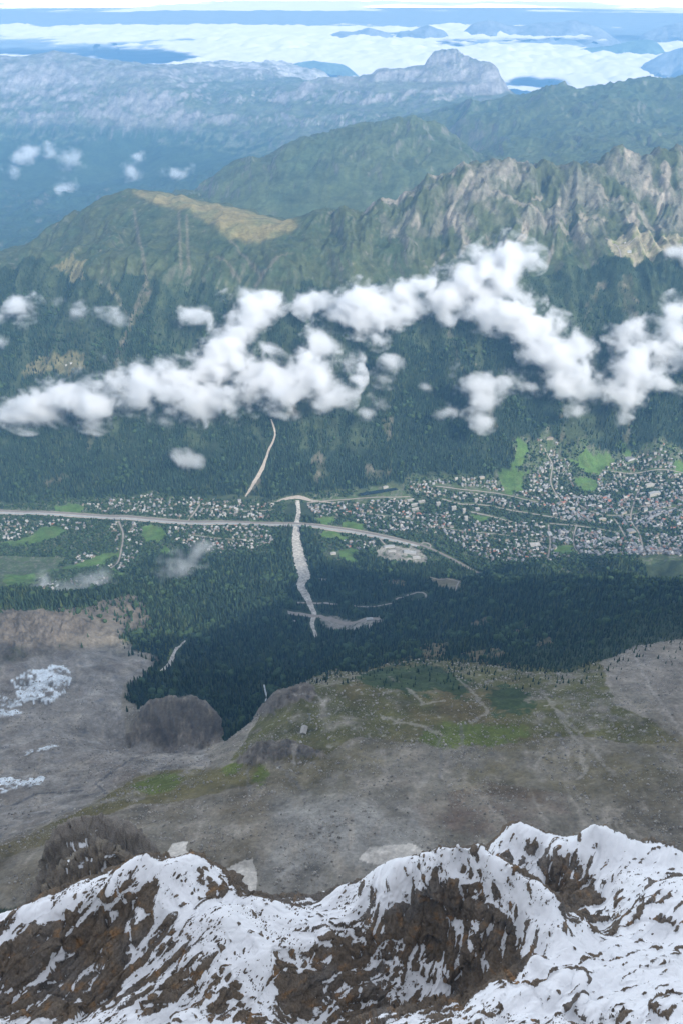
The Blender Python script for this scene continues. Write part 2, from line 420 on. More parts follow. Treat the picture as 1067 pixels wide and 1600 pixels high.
TZ += wfar * smooth(900, 1500, TZ) * (150 * ridged((TX + 1.5 * wob) / 1500, (TY + wob) / 2000, 51, 6, 0.58) + 40 * ridged(TX / 330, TY / 900, 55, 4, .55) - 40) * (.35 + .65 * smooth(2750, 2300, TZ))
# strata: benches and cliffs in the limestone
st = wfar * smooth(1300, 1700, TZ) * (1 - smooth(24200, 25500, TY))
tilt = TZ - 0.05 * (TX + 2000) * smooth(-3500, -1500, TX) + 90 * fbm(TX / 2200, TY / 2200, 61, 4)
per = 290.0; ph = tilt / per; fl = np.floor(ph); fr = ph - fl
TZ += st * (per * (np.where(fr < .55, fr * 0.45, 0.2475 + (fr - .55) / .45 * 0.7525) - fr)) * (.25 + .75 * smooth(-3800, -1800, TX)) * (.2 + .6 * smooth(-.3, .3, fbm(TX / 1800, TY / 1800, 65, 3)))
f0 = fbm(TX / 200, TY / 200, 68, 3)
bast = np.exp(-((TX - 2400) / 750) ** 2 - ((TY - 21100) / 700) ** 2)
TZ += bast * (95 * np.floor(3.5 * ridged((TX + 60 * f0) / 330, TY / 600, 67, 3, .6)) / 3.5 + 35 * ridged(TX / 110, TY / 300, 69, 3) - 10)
# karst plateau
wk = smooth(23800, 25200, TY)
TZ += wk * 30 * fbm(TX / 500, TY / 500, 63, 4)
# near side
wnear = (1 - smooth(3600, 4100, TY)) * smooth(200, 700, TY)
TZ += wnear * (16 * fbm(TX / 160, TY / 160, 71, 6, 0.6) + 10 * fbm(TX / 500, TY / 500, 75, 3))
wforest = (1 - smooth(3700, 4050, TY)) * smooth(2000, 2500, TY)
TZ += wforest * 40 * ridged((TX + wob * .4) / 330, (TY + wob * .4) / 420, 81, 4)
wback = 1 - smooth(-200, 600, TY)
TZ += wback * 120 * ridged(TX / 700, TY / 700, 85, 5)
wval = smooth(3950, 4150, TY) * (1 - smooth(4900, 5100, TY)) * (1 - smooth(1080, 1150, TZ))
TZ += wval * 3 * fbm(TX / 200, TY / 200, 87, 3)

def col_of(az):
    return np.interp(az, AZ, np.arange(nA))

def height(x, y, G=None):
    G = TZ if G is None else G
    x = np.asarray(x, float); y = np.asarray(y, float)
    a = np.interp(np.arctan2(x, y), AZ, np.arange(nA)); r = np.interp(np.hypot(x, y), RR, np.arange(nR))
    i = np.clip(a.astype(int), 0, nA - 2); j = np.clip(r.astype(int), 0, nR - 2); fa = a - i; fr_ = r - j
    return (G[j, i] * (1 - fa) + G[j, i + 1] * fa) * (1 - fr_) + (G[j + 1, i] * (1 - fa) + G[j + 1, i + 1] * fa) * fr_

def ground(u, v, rmin=900.0):
    """where the line of sight (u, v) meets the land"""
    dx = (u - CU) / FPX; dy = -(v - CV) / FPX
    fy = math.cos(PITCH) + dy * math.sin(PITCH); fz = -math.sin(PITCH) + dy * math.cos(PITCH)
    az = math.atan2(dx, fy); t = -fz / math.hypot(dx, fy)
    a = float(col_of(az)); i = min(int(a), nA - 2); f = a - i
    prof = TZ[:, i] * (1 - f) + TZ[:, i + 1] * f
    d = prof - (CAM_Z - RR * t)
    idx = np.nonzero((d >= 0) & (RR > rmin))[0]
    if len(idx) == 0: r = 33000.0
    else:
        j = idx[0]
        r = RR[j] if j == 0 else RR[j - 1] + (RR[j] - RR[j - 1]) * (-d[j - 1] / (d[j] - d[j - 1] + 1e-9)) if d[j - 1] < 0 else RR[j]
    return (r * math.sin(az), r * math.cos(az))

def gp(pts): return [ground(u, v) for u, v in pts]

# terrain normals
def grid_normals(X, Y, Z):
    p = np.stack([X, Y, Z], -1)
    du = np.gradient(p, axis=1); dv = np.gradient(p, axis=0)
    n = np.cross(du, dv); n /= np.linalg.norm(n, axis=-1, keepdims=True) + 1e-12
    n[n[..., 2] < 0] *= -1
    return n

# flatten the sites of roads, plazas and buildings is done by draping, so normals can be taken now
TN = grid_normals(TX, TY, TZ)
NZ = TN[..., 2]

# =====================================================================================
# LAND COVER (what grows or lies where, in world coordinates)
# =====================================================================================
jx = TX + 28 * fbm(TX / 90, TY / 90, 101, 4) * np.clip(RG / 2500, .5, 3); jy = TY + 28 * fbm(TX / 90, TY / 90, 103, 4) * np.clip(RG / 2500, .5, 3)

def mask(pts, feather=True):
    poly = gp(pts); a = np.array(poly)
    bb = (TX > a[:, 0].min() - 120) & (TX < a[:, 0].max() + 120) & (TY > a[:, 1].min() - 120) & (TY < a[:, 1].max() + 120)
    m = np.zeros(TX.shape, bool); m[bb] = in_poly(jx[bb], jy[bb], poly)
    return m

def maskf(pts, it=5):
    g = mask(pts).astype(np.float32)
    return blur(g, 2 * it, 2 * it, 2)
def blur_f(m):
    g = m.astype(np.float32)
    for _ in range(2):
        g = (g + np.roll(g, 1, 0) + np.roll(g, -1, 0)) / 3; g = (g + np.roll(g, 1, 1) + np.roll(g, -1, 1)) / 3
    return g
TREELINE = [(-150, 1000), (-60, 955), (0, 952), (60, 957), (110, 952), (158, 938), (215, 931), (235, 962), (240, 985), (185, 995), (250, 1030), (205, 1075), (195, 1092), (250, 1098), (300, 1098), (345, 1125), (352, 1160), (385, 1135), (405, 1112), (440, 1082), (480, 1062), (520, 1046), (560, 1052),
            (600, 1040), (650, 1030), (720, 1035), (760, 1040), (830, 1050), (890, 1052), (940, 1032), (990, 1012), (1067, 1000), (1200, 985)]
nonforest = mask(TREELINE + [(1350, 1200), (1300, 1420), (800, 1420), (300, 1420), (-200, 1420), (-300, 1200)])
VALLEY = [(-200, 925), (0, 922), (60, 925), (130, 922), (190, 905), (235, 872), (290, 862), (330, 872), (420, 866), (437, 838), (446, 815), (446, 786), (487, 786), (490, 815), (492, 850), (520, 878), (550, 884), (562, 866), (600, 877), (650, 880), (700, 882), (740, 893), (800, 886), (850, 884), (1067, 876), (1250, 876),
          (1250, 705), (1067, 702), (1000, 703), (970, 712), (935, 698), (880, 694), (855, 678), (825, 683), (805, 690), (795, 735), (760, 748), (700, 745), (640, 742), (625, 762), (520, 768), (440, 779), (380, 784), (300, 776), (230, 769), (100, 779), (60, 786), (0, 790), (-200, 792)]
valley = mask(VALLEY)
MEADOWS = [[(85, 822), (110, 830), (70, 848), (20, 855), (0, 850), (40, 838)], [(80, 790), (130, 790), (125, 802), (82, 800)], [(225, 822), (262, 820), (262, 832), (250, 850), (226, 848)],
           [(495, 808), (520, 806), (530, 818), (500, 820)], [(535, 815), (570, 818), (570, 826), (535, 824)], [(505, 828), (550, 838), (540, 845), (500, 840)], [(525, 858), (552, 855), (558, 878), (545, 884)],
           [(808, 684), (828, 700), (826, 716), (800, 735), (792, 725), (806, 705)], [(785, 735), (820, 738), (818, 765), (790, 772), (780, 745)], [(885, 712), (910, 735), (935, 742), (960, 715), (945, 705), (920, 712), (905, 722)],
           [(898, 750), (925, 748), (935, 768), (905, 766)], [(970, 695), (990, 700), (985, 715), (968, 710)], [(740, 803), (765, 808), (760, 818), (738, 812)], [(865, 855), (895, 852), (895, 864), (862, 866)],
           [(0, 900), (55, 895), (60, 915), (10, 920)], [(130, 878), (180, 862), (200, 860), (150, 885), (60, 893)], [(178, 885), (205, 900), (190, 905), (172, 890)], [(1055, 725), (1080, 728), (1080, 742), (1050, 738)], [(255, 850), (270, 860), (262, 868), (250, 862)]]
meadow = np.zeros(TX.shape, bool)
for m_ in MEADOWS: meadow |= mask(m_)
ALPTREE = [(-250, 470), (-100, 455), (0, 418), (60, 400), (110, 430), (170, 445), (215, 430), (260, 445), (310, 440), (345, 455), (400, 470), (440, 470), (480, 440), (560, 450), (620, 445), (700, 440), (745, 410), (780, 440), (850, 430), (900, 415), (950, 402), (985, 408), (1030, 412), (1067, 415), (1250, 420)]
farforest = mask(ALPTREE + [(1250, 700), (1067, 700), (1000, 701), (970, 710), (935, 696), (880, 692), (855, 676), (825, 681), (803, 688), (793, 733), (760, 746), (640, 740), (620, 757), (520, 766), (440, 777), (300, 774), (100, 777), (0, 788), (-250, 790)])
CLEAR = [[(30, 585), (60, 560), (55, 548), (80, 550), (110, 548), (135, 555), (130, 575), (100, 590), (92, 580), (60, 588)], [(80, 415), (110, 400), (130, 405), (132, 440), (115, 440), (105, 420)], [(490, 712), (508, 710), (510, 745), (498, 752), (488, 745)],
         [(565, 735), (575, 725), (600, 735), (615, 730), (612, 748), (570, 748)], [(600, 660), (612, 660), (608, 690), (600, 690)], [(70, 750), (90, 742), (110, 748), (80, 760)], [(130, 680), (150, 675), (148, 700), (138, 710)], [(380, 775), (400, 750), (412, 745), (405, 765), (388, 780)],
         [(968, 430), (990, 430), (995, 500), (972, 500)], [(978, 650), (983, 650), (983, 695), (976, 695)], [(870, 560), (877, 560), (880, 690), (873, 690)], [(690, 480), (698, 480), (735, 600), (728, 600)], [(745, 570), (752, 570), (775, 665), (768, 665)], [(910, 480), (935, 440), (945, 440), (915, 495)], [(170, 590), (205, 490), (235, 440), (245, 440), (215, 500), (180, 590)],
         [(440, 640), (470, 640), (475, 660), (445, 662)]]
clear = np.zeros(TX.shape, bool)
for m_ in CLEAR: clear |= mask(m_)
grassN = mask([(360, 1190), (395, 1140), (440, 1085), (500, 1048), (560, 1046), (600, 1032), (650, 1022), (720, 1028), (800, 1036), (880, 1046), (935, 1030), (960, 1100), (1050, 1150), (1067, 1160), (1000, 1165), (900, 1150), (800, 1160), (700, 1165), (640, 1160), (560, 1150), (500, 1190), (430, 1195)])
grassL = mask([(215, 1215), (260, 1205), (330, 1200), (375, 1195), (420, 1205), (400, 1225), (300, 1250), (200, 1260), (120, 1300), (0, 1345), (0, 1325), (120, 1270)])
bright = mask([(205, 1225), (240, 1212), (295, 1210), (270, 1240), (215, 1240)]) | mask([(345, 1195), (380, 1195), (378, 1212), (350, 1210)]) | mask([(395, 1200), (425, 1205), (420, 1225), (400, 1222)]) | mask([(660, 1140), (720, 1130), (830, 1140), (830, 1160), (760, 1165), (655, 1165)]) | mask([(185, 990), (240, 985), (275, 1000), (268, 1025), (230, 1020)])
shrub = mask([(540, 1060), (600, 1040), (690, 1045), (735, 1075), (740, 1085), (660, 1090), (600, 1075)]) | mask([(755, 1075), (800, 1072), (840, 1100), (830, 1115), (780, 1120), (765, 1105)]) 
cliffL = mask([(195, 1165), (215, 1120), (250, 1095), (310, 1090), (345, 1135), (345, 1165), (295, 1170), (260, 1172)]) | mask([(400, 1120), (435, 1078), (460, 1078), (500, 1095), (455, 1105), (420, 1120)]) | mask([(0, 1040), (0, 955), (80, 960), (150, 975), (170, 985), (100, 1000), (60, 1020)]) | mask([(362, 1195), (400, 1165), (455, 1160), (520, 1185), (450, 1190), (400, 1200)])
upL = maskf([(-150, 940), (0, 945), (110, 945), (160, 930), (220, 925), (245, 965), (200, 1000), (60, 1025), (-150, 1040)], 3)
screeR = maskf([(940, 1060), (985, 1010), (1067, 1000), (1150, 1010), (1200, 1180), (1067, 1155), (1010, 1100)])
ice = mask([(20, 1068), (45, 1050), (100, 1040), (118, 1055), (105, 1085), (60, 1110), (30, 1090)]) | mask([(-60, 1090), (0, 1090), (60, 1098), (40, 1105), (0, 1110)]) | mask([(-60, 1112), (0, 1112), (40, 1115), (20, 1122), (0, 1125)]) | mask([(-60, 1225), (0, 1218), (70, 1215), (60, 1228), (0, 1245), (-60, 1250)]) | mask([(40, 1175), (95, 1163), (90, 1168), (40, 1182)])
glacier = mask([(-200, 1060), (0, 1040), (60, 1030), (150, 1015), (240, 1035), (190, 1085), (200, 1160), (320, 1170), (330, 1195), (210, 1210), (120, 1265), (0, 1320), (-200, 1320)])
snowp = mask([(268, 1318), (292, 1315), (290, 1332), (320, 1340), (330, 1345), (322, 1362), (285, 1352), (262, 1335)]) | mask([(345, 1365), (395, 1340), (400, 1365), (402, 1405), (350, 1400)]) | mask([(560, 1345), (580, 1325), (640, 1318), (665, 1335), (640, 1350), (600, 1355)])
grey = maskf([(420, 1250), (520, 1235), (640, 1260), (690, 1320), (640, 1420), (380, 1420), (400, 1310)])
platgrass = mask([(205, 297), (240, 315), (300, 328), (335, 350), (360, 372), (420, 375), (470, 352), (460, 345), (400, 334), (350, 322), (300, 311), (260, 302)])
pp = mask([(945, 375), (975, 365), (1067, 372), (1067, 400), (1000, 405), (965, 400)])

TZ += (blur(cliffL.astype(np.float32), 4, 4, 2) * (26 * ridged((TX + .5 * TY) / 60, TY / 110, 161, 5, .6) + 12 * ridged(TX / 20, TY / 26, 169, 3)) + blur_f(glacier) * 7 * ridged(TX / 50, TY / 40, 163, 4, .6) + blur_f(ice) * 9 * ridged(TX / 22, TY / 30, 165, 3)
       + blur_f(nonforest & ~glacier) * (5 * ridged(TX / 70, TY / 130, 167, 5, .6))).astype(np.float32)
TN = grid_normals(TX, TY, TZ); NZ = TN[..., 2]
f1 = fbm(TX / 60, TY / 60, 111, 5, .6); f2 = fbm(TX / 260, TY / 260, 113, 5, .55); f3 = fbm(TX / 20, TY / 20, 117, 3, .6)
fb = fbm(TX / 900, TY / 900, 119, 5, .55)
def c3(*c): return np.array(c, float)
COLR = np.zeros(TX.shape + (3,)); COLR[:] = c3(.045, .062, .035)
def put(m, c, k=1.0):
    w = (np.asarray(m, float) * k)[..., None]
    COLR[:] = COLR * (1 - w) + np.asarray(c) * w

# far mountains
far = TY > 8900
put(far, c3(.035, .058, .03))
put(far & (TZ > 1500), c3(.068, .086, .04))
put(far, c3(.05, .075, .04), smooth(-.1, .5, fb) * .7)
rock_far = smooth(.80, .66, NZ) * smooth(1500, 1900, TZ)
put(far & (TY < 17500), c3(.165, .15, .13), np.clip(smooth(.84, .62, NZ) * .75 + .5 * smooth(.25, .6, f2), 0, 1) * .8)
lime = (TY > 17300)
put(lime & (TZ > 1250), c3(.235, .218, .205), np.clip(smooth(.93, .78, NZ) * smooth(1350, 1750, TZ) + .5 * smooth(.05, .5, f2 + .5 * fb), 0, 1))
put(lime & (TZ > 2150), c3(.25, .235, .225), .35 + .4 * smooth(-.2, .3, f2))
band = smooth(.0, .9, np.sin(tilt / 46.0 + 1.5 * f2)) * st
put(lime, c3(.20, .185, .18), band * .4 * smooth(-.3, .3, fb))
put(lime & (TZ > 1300), c3(.13, .128, .13), smooth(.05, .35, fbm(TX / 90, TY / 700, 181, 4, .6)) * .6)
put(lime & (TZ > 1400), c3(.105, .11, .10), smooth(.1, .35, fbm(TX / 700, (TZ * 6 + TX * .3) / 700, 183, 4)) * .6)
put(lime & (TZ > 1200) & (TZ < 2300), c3(.10, .125, .07), smooth(.86, .95, NZ) * smooth(-.2, .2, f2) * .7)
put(TY > 23900, c3(.36, .35, .33), smooth(-.35, .15, f2 + .3 * fb))
# ridge across the valley
face = (TY > 4800) & (TY <= 8900)
put(face, c3(.066, .08, .038)); put(face, c3(.044, .064, .032), smooth(-.25, .3, f2) * .9)
put(face, c3(.185, .168, .138), (.35 + .65 * smooth(-.25, .15, fbm(TX / 420, TY / 700, 193, 3))) * np.clip(smooth(.80, .62, NZ) * .42 * smooth(-.35, .2, f2) + smooth(.22, .5, f1) * .6 + .4 * smooth(.15, .6, crag * (f2 + .5)), 0, 1))
put(face & (TX > 300) & (TZ > 2250), c3(.21, .19, .155), smooth(-.1, .35, f2) * .5)
put(face & (TX > 150) & (TZ > 2100), c3(.27, .235, .185), smooth(.24, .38, fbm((TX - .3 * TY) / 170, TY / 420, 131, 4)) * .8)
pg = platgrass.astype(np.float32)
for _ in range(3): pg = blur_f(pg)
put(pg, c3(.21, .175, .08)); put(pg, c3(.14, .14, .065), smooth(-.15, .25, f2) * .85)
put(farforest, c3(.03, .046, .028)); 
streak = ridged((TX + 150 * fb + 60 * f2) / 330, (TY + 400 * f2) / 1500, 141, 4, .6)
put(farforest & (TZ > 1250), c3(.07, .088, .042), smooth(.35, .8, streak + .5 * f2) * .6)
alp = mask(CLEAR[0]) | mask(CLEAR[1])
put(clear, c3(.075, .08, .045), smooth(-.5, .1, f1)); put(clear, c3(.15, .13, .10), smooth(.05, .35, f1) * .7); put(alp, c3(.16, .145, .075), smooth(-.5, .0, f1) * .9)
put(pp, c3(.31, .27, .18), .8); put(pp, c3(.15, .16, .07), smooth(0, .3, f1))
# valley floor
put(valley, c3(.075, .105, .045)); put(valley, c3(.15, .145, .12), smooth(-.05, .3, f3 + .5 * f1) * .75)
put(meadow, c3(.085, .15, .042)); put(meadow, c3(.12, .15, .055), smooth(-.1, .4, f1) * .5)
# near side
nf = nonforest & (TY < 4000)
chan = ridged((TX + 25 * f2) / 85, (TY + 60 * f2) / 330, 191, 4, .6)
put(nf, c3(.225, .202, .16)); put(nf, c3(.15, .128, .092), smooth(-.15, .3, f2 + .3 * f1) * .9); put(nf, c3(.31, .275, .225), smooth(.05, .35, f1 - .3 * f2) * .8); put(nf, c3(.13, .115, .10), smooth(.25, .5, fbm(TX / 35, TY / 80, 123, 4)) * .5)
put(mask([(640, 1260), (760, 1220), (880, 1240), (900, 1290), (740, 1310), (660, 1290)]), c3(.165, .118, .092), smooth(-.35, .25, f2 + f1 * .4) * .85)
put(grey, c3(.31, .298, .27), smooth(-.5, .1, f2 + .3 * f1) * .8); put(grey, c3(.38, .365, .335), smooth(.1, .4, f1) * .5)
put(blur_f(glacier), c3(.255, .235, .21), .85); put(glacier, c3(.34, .32, .29), smooth(.0, .35, f1) * .7); put(glacier, c3(.20, .165, .135), smooth(.0, .4, f2) * .7); put(glacier, c3(.36, .345, .325), smooth(.25, .45, fbm((TX + TY * .5) / 140, (TY - TX * .5) / 22, 153, 4, .6)) * .7); put(glacier, c3(.15, .15, .155), smooth(.2, .5, fbm(TX / 60, TY / 25, 151, 4)) * .8)
put(nf, c3(.33, .295, .245), smooth(.62, .82, chan) * .65); put(nf, c3(.10, .085, .068), smooth(.45, .75, -chan + .3 * f1) * .6)
gr = grassN & (TY < 4000)
put(gr, c3(.105, .10, .032), smooth(-.55, .0, f1 * .8 + .55 * f2) * .95); put(gr, c3(.135, .10, .045), smooth(.0, .35, f2) * .75); put(gr, c3(.34, .32, .28), smooth(.26, .5, f3) * .75)
moss = maskf([(380, 1200), (470, 1180), (600, 1150), (800, 1150), (1067, 1150), (1200, 1150), (1200, 1230), (1000, 1230), (800, 1235), (600, 1235), (480, 1240)], 8)
put(moss, c3(.165, .14, .07), smooth(-.3, .25, f1 * .6 + f2) * .7)
put(grassL, c3(.145, .125, .05), smooth(-.5, .0, f1 + .4 * f2) * .95)
slopeL = maskf([(-100, 1350), (120, 1290), (300, 1245), (420, 1235), (430, 1300), (340, 1420), (-100, 1420)], 6)
put(slopeL, c3(.155, .128, .085), smooth(-.35, .25, f2 + .4 * f1) * .8)
br_ = blur(bright.astype(np.float32), 5, 5, 2)
put(smooth(.3, .7, br_ + .9 * f1 + .4 * f3) * smooth(.02, .2, br_), c3(.115, .14, .03), .9)
shr = blur(shrub.astype(np.float32), 9, 9, 2)
put(smooth(.35, .6, shr + 1.1 * f1 + .5 * f3) * smooth(.02, .2, shr), c3(.042, .065, .024), .9)
put(screeR, c3(.30, .265, .225), smooth(-.3, .5, screeR + .8 * f1 - .4) * .6); put(screeR, c3(.22, .19, .155), smooth(0, .4, f2) * .5)
clf = smooth(.3, .7, blur(cliffL.astype(np.float32), 3, 3, 2) + .5 * f3)
put(clf, c3(.165, .142, .115)); put(clf, c3(.27, .235, .19), smooth(.0, .3, fbm(TX / 22, TY / 70, 171, 4)) * .8); put(cliffL, c3(.1, .12, .04), smooth(.3, .5, f2) * .7)
put(upL * nf, c3(.125, .105, .085), .7)  # brown ground darkened in its colour, standing in for shade at upper left
near_rock = nf & ~glacier
put(near_rock, c3(.165, .145, .125), smooth(.70, .55, NZ) * .9)
put(ice, c3(.72, .77, .80), smooth(-.12, .06, f1 + .6 * f3 + .05))
put(snowp, c3(.58, .54, .48), .95)
# channels and streaks of pale stones on the plateau
def streaks(lines, width, colr, k=.9):
    for ln in lines:
        g = gp(ln)
        dmin = np.full(TX.shape, 1e9)
        a = np.array(g); bb = (TX > a[:, 0].min() - 90) & (TX < a[:, 0].max() + 90) & (TY > a[:, 1].min() - 90) & (TY < a[:, 1].max() + 90)
        px = TX[bb] + 9 * f3[bb] + 14 * f1[bb]; py = TY[bb] + 9 * f3[bb]; dm = np.full(px.shape, 1e9)
        for (x0, y0), (x1, y1) in zip(g[:-1], g[1:]):
            L = (x1 - x0) ** 2 + (y1 - y0) ** 2 + 1e-9
            t = np.clip(((px - x0) * (x1 - x0) + (py - y0) * (y1 - y0)) / L, 0, 1)
            dm = np.minimum(dm, np.hypot(px - x0 - t * (x1 - x0), py - y0 - t * (y1 - y0)))
        dmin[bb] = dm
        put(smooth(width, width * .45, dmin), colr, k)
streaks([[(845, 1080), (870, 1110), (905, 1165), (915, 1205), (902, 1218)], [(870, 1110), (900, 1140), (940, 1190), (960, 1212)], [(715, 1060), (740, 1085), (760, 1115), (735, 1130)], [(635, 1075), (660, 1100), (690, 1095)], [(850, 1180), (830, 1200)], [(600, 1120), (690, 1150), (640, 1130)]], 7, c3(.34, .31, .26), .55)
streaks([[(685, 1150), (688, 1190), (686, 1215)], [(720, 1130), (722, 1170)], [(870, 1145), (885, 1175)], [(430, 1195), (465, 1225), (480, 1240)], [(385, 1200), (395, 1240)]], 6, c3(.17, .16, .15), .5)
streaks([[(990, 1010), (1000, 1045), (1030, 1095), (1067, 1150)], [(460, 1085), (490, 1080), (505, 1100), (508, 1110)], [(462, 1165), (458, 1180), (460, 1195)]], 6, c3(.38, .345, .30), .6)
streaks([[(170, 1240), (150, 1225), (195, 1195), (230, 1180), (275, 1175)], [(130, 1235), (60, 1240), (0, 1262)]], 6, c3(.11, .11, .115), .8)
streaks([[(170, 445), (205, 500), (170, 600)], [(210, 330), (230, 440), (205, 500)], [(280, 330), (284, 420)], [(292, 335), (296, 425)], [(340, 400), (375, 440)], [(360, 375), (410, 430)], [(450, 395), (400, 450)], [(435, 400), (400, 445)]], 16, c3(.20, .17, .13), .4)
streaks([[(770, 300), (830, 320), (870, 345), (905, 350)], [(935, 290), (970, 310)], [(990, 320), (1030, 355)], [(1020, 300), (1040, 310)], [(735, 270), (700, 330), (730, 380)]], 34, c3(.29, .255, .205), .55)

COLR *= (1 + .10 * f3)[..., None]
COLR = np.clip(COLR, .01, .9)

PAV = [[(500, 966), (530, 963), (560, 974), (592, 962), (602, 972), (570, 984), (530, 990), (505, 980)], [(588, 862), (600, 852), (660, 858), (668, 872), (655, 882), (590, 872)], [(668, 904), (700, 902), (718, 908), (714, 924), (700, 922)], [(505, 862), (530, 860), (532, 874), (508, 874)], [(650, 925), (668, 926), (664, 938), (640, 938)], [(498, 902), (512, 903), (510, 909), (498, 908)]]
for m_ in PAV[:2] + PAV[5:]: put(mask(m_), c3(.31, .285, .25), smooth(-.5, .0, f1 + f3) * .9)
put(mask(PAV[2]), c3(.19, .165, .11), .9)
HEATH = [[(728, 975), (760, 962), (775, 968), (745, 980)], [(800, 985), (820, 972), (830, 980), (808, 992)], [(720, 1020), (780, 1010), (790, 1025), (740, 1032)], [(835, 1005), (860, 995), (865, 1006), (840, 1012)], [(655, 1010), (690, 1000), (700, 1025), (660, 1030)], [(595, 905), (640, 910), (630, 918), (590, 914)]]
heath = np.zeros(TX.shape, bool)
for m_ in HEATH: heath |= mask(m_)
put(heath, c3(.16, .125, .07), smooth(-.4, .1, f1) * .9)
COLR = np.clip(COLR, .01, .9)

# -------- terrain objects: split the height field into named pieces of land
zone = np.zeros(TX.shape, int)
zone[:] = 0                                             # alpine plateau
zone[(TY > 2150)] = 1                                   # forested slope
zone[glacier] = 5
zone[(TY > 3900)] = 2                                   # valley floor
zone[(TY > 4700) & ~valley] = 3                         # ridge across the valley
zone[TY > 8950] = 4                                     # middle-distance mountains
zone[TY > 17000] = 6                                    # limestone walls
zone[TY < 300] = 7                                      # massif behind the viewpoint
zf = zone[:-1, :-1]
idx = np.arange(nA * nR).reshape(nR, nA)
quads = np.stack([idx[:-1, :-1], idx[:-1, 1:], idx[1:, 1:], idx[1:, :-1]], -1)
names = {0: 'rocky_plateau', 1: 'wooded_slope', 2: 'valley_floor', 3: 'mountain_ridge', 4: 'green_mountains', 5: 'glacier_moraine', 6: 'limestone_cliffs', 7: 'summit_massif'}
zlab = {0: 'stony brown plateau with mossy grass below the snowy arete', 1: 'dark wooded slope running down to the valley', 2: 'flat green valley floor with villages and roads',
        3: 'long ridge with forested flank and rocky green crest across the valley', 4: 'hazy green mountains behind the ridge', 5: 'grey rubble covered glacier at the left', 6: 'pale blue banded limestone cliffs below the sea of clouds', 7: 'high rock massif behind the viewpoint'}
allV = np.stack([TX, TY, TZ], -1).reshape(-1, 3); allC = COLR.reshape(-1, 3); allN = TN.reshape(-1, 3)
for k, nm in names.items():
    F = quads[zf == k]
    if len(F) == 0: continue
    use, inv = np.unique(F.ravel(), return_inverse=True)
    me = mesh_from(nm, allV[use], inv.reshape(F.shape), [M_FAR if k in (4, 6, 7) else M_TERR])
    ca = me.color_attributes.new('Col', 'FLOAT_COLOR', 'POINT')
    ca.data.foreach_set('color', np.concatenate([allC[use], np.ones((len(use), 1))], 1).astype(np.float32).ravel())
    me.normals_split_custom_set_from_vertices(allN[use].astype(np.float32))
    tag(obj(nm, me), zlab[k], kind='structure')

#<<NEAR
# =====================================================================================
# THE SNOWY ARETES BELOW THE VIEWPOINT (fine height field, displaced along its normals)
# =====================================================================================
nc = []
def NCp(u, v, Y): nc.append(at(u, v, Y))
def NP(az, r, alt):
    a = math.radians(az); nc.append((r * math.sin(a), r * math.cos(a), alt))
A_CREST = [(5, 1440, 250), (75, 1420, 255), (150, 1392, 262), (200, 1370, 268), (230, 1346, 275), (262, 1352, 280), (300, 1350, 285), (345, 1362, 292), (372, 1392, 296)]
LIP = [(400, 1404, 300), (450, 1407, 310), (500, 1398, 315), (530, 1388, 318)]
B_CREST = [(580, 1362, 312), (612, 1345, 308), (660, 1338, 304), (690, 1332, 302), (715, 1325, 300), (740, 1335, 296), (760, 1345, 292), (800, 1365, 286), (830, 1388, 280), (850, 1410, 274), (868, 1432, 268)]
C_CREST = [(762, 1322, 404), (790, 1298, 408), (825, 1296, 404), (860, 1302, 400), (890, 1306, 394), (912, 1298, 392), (930, 1288, 390), (950, 1296, 392), (968, 1306, 394), (1000, 1326, 400), (1035, 1322, 405), (1055, 1334, 410), (1067, 1346, 412), (1150, 1380, 415), (1250, 1420, 410)]
D_CREST = [(70, 1322, 585), (95, 1298, 600), (125, 1284, 620), (155, 1276, 640), (185, 1282, 650), (210, 1296, 648), (240, 1322, 640)]
E_CREST = [(60, 1395, 430), (105, 1350, 450), (150, 1332, 462), (190, 1330, 455), (225, 1335, 430)]
for cr, dd in ((A_CREST, 1.0), (LIP, 1.0), (B_CREST, 1.0), (C_CREST, 1.0)):
    for u, v, Y in cr:
        NCp(u, v, Y)
        x, y, z = at(u, v, Y)
        if cr is B_CREST and u > 700: continue
        if cr is A_CREST and u < 240: continue
        nc.append((x * (1 + 16 / y), y + 16, z - 30))
for u, v, Y in D_CREST:
    NCp(u, v, Y); x, y, z = at(u, v, Y); nc.append((x * (1 + 30 / y), y + 30, z - 90)); nc.append((x * (1 - 60 / y), y - 60, z - 45))
for u, v, Y in E_CREST:
    NCp(u, v, Y); x, y, z = at(u, v, Y); nc.append((x * (1 + 22 / y), y + 22, z - 55)); nc.append((x * (1 - 45 / y), y - 45, z - 50))
# behind the left arete, behind the middle arete
for u, v, Y in [(60, 1440, 300), (150, 1420, 310), (205, 1400, 318)]:
    x, y, z = at(u, v, Y); nc.append((x, y, z - 25))
for u, v, Y in [(745, 1360, 330), (800, 1370, 330), (840, 1400, 320), (870, 1425, 310), (820, 1345, 378), (780, 1335, 385)]:
    x, y, z = at(u, v, Y); nc.append((x, y, z - 6))
# snow basin and left rocks
for u, v, Y in [(300, 1420, 262), (350, 1450, 250), (400, 1470, 247), (420, 1520, 235), (400, 1580, 218), (330, 1600, 206), (450, 1440, 275), (500, 1430, 290), (350, 1400, 278),
                (0, 1600, 206), (0, 1520, 228), (100, 1500, 237), (100, 1450, 250), (180, 1430, 254), (200, 1500, 234), (250, 1560, 216), (120, 1580, 212), (250, 1460, 246), (-150, 1600, 210), (-150, 1480, 245), (-250, 1550, 240),
                (520, 1470, 268), (480, 1520, 246), (500, 1600, 226)]: NCp(u, v, Y)
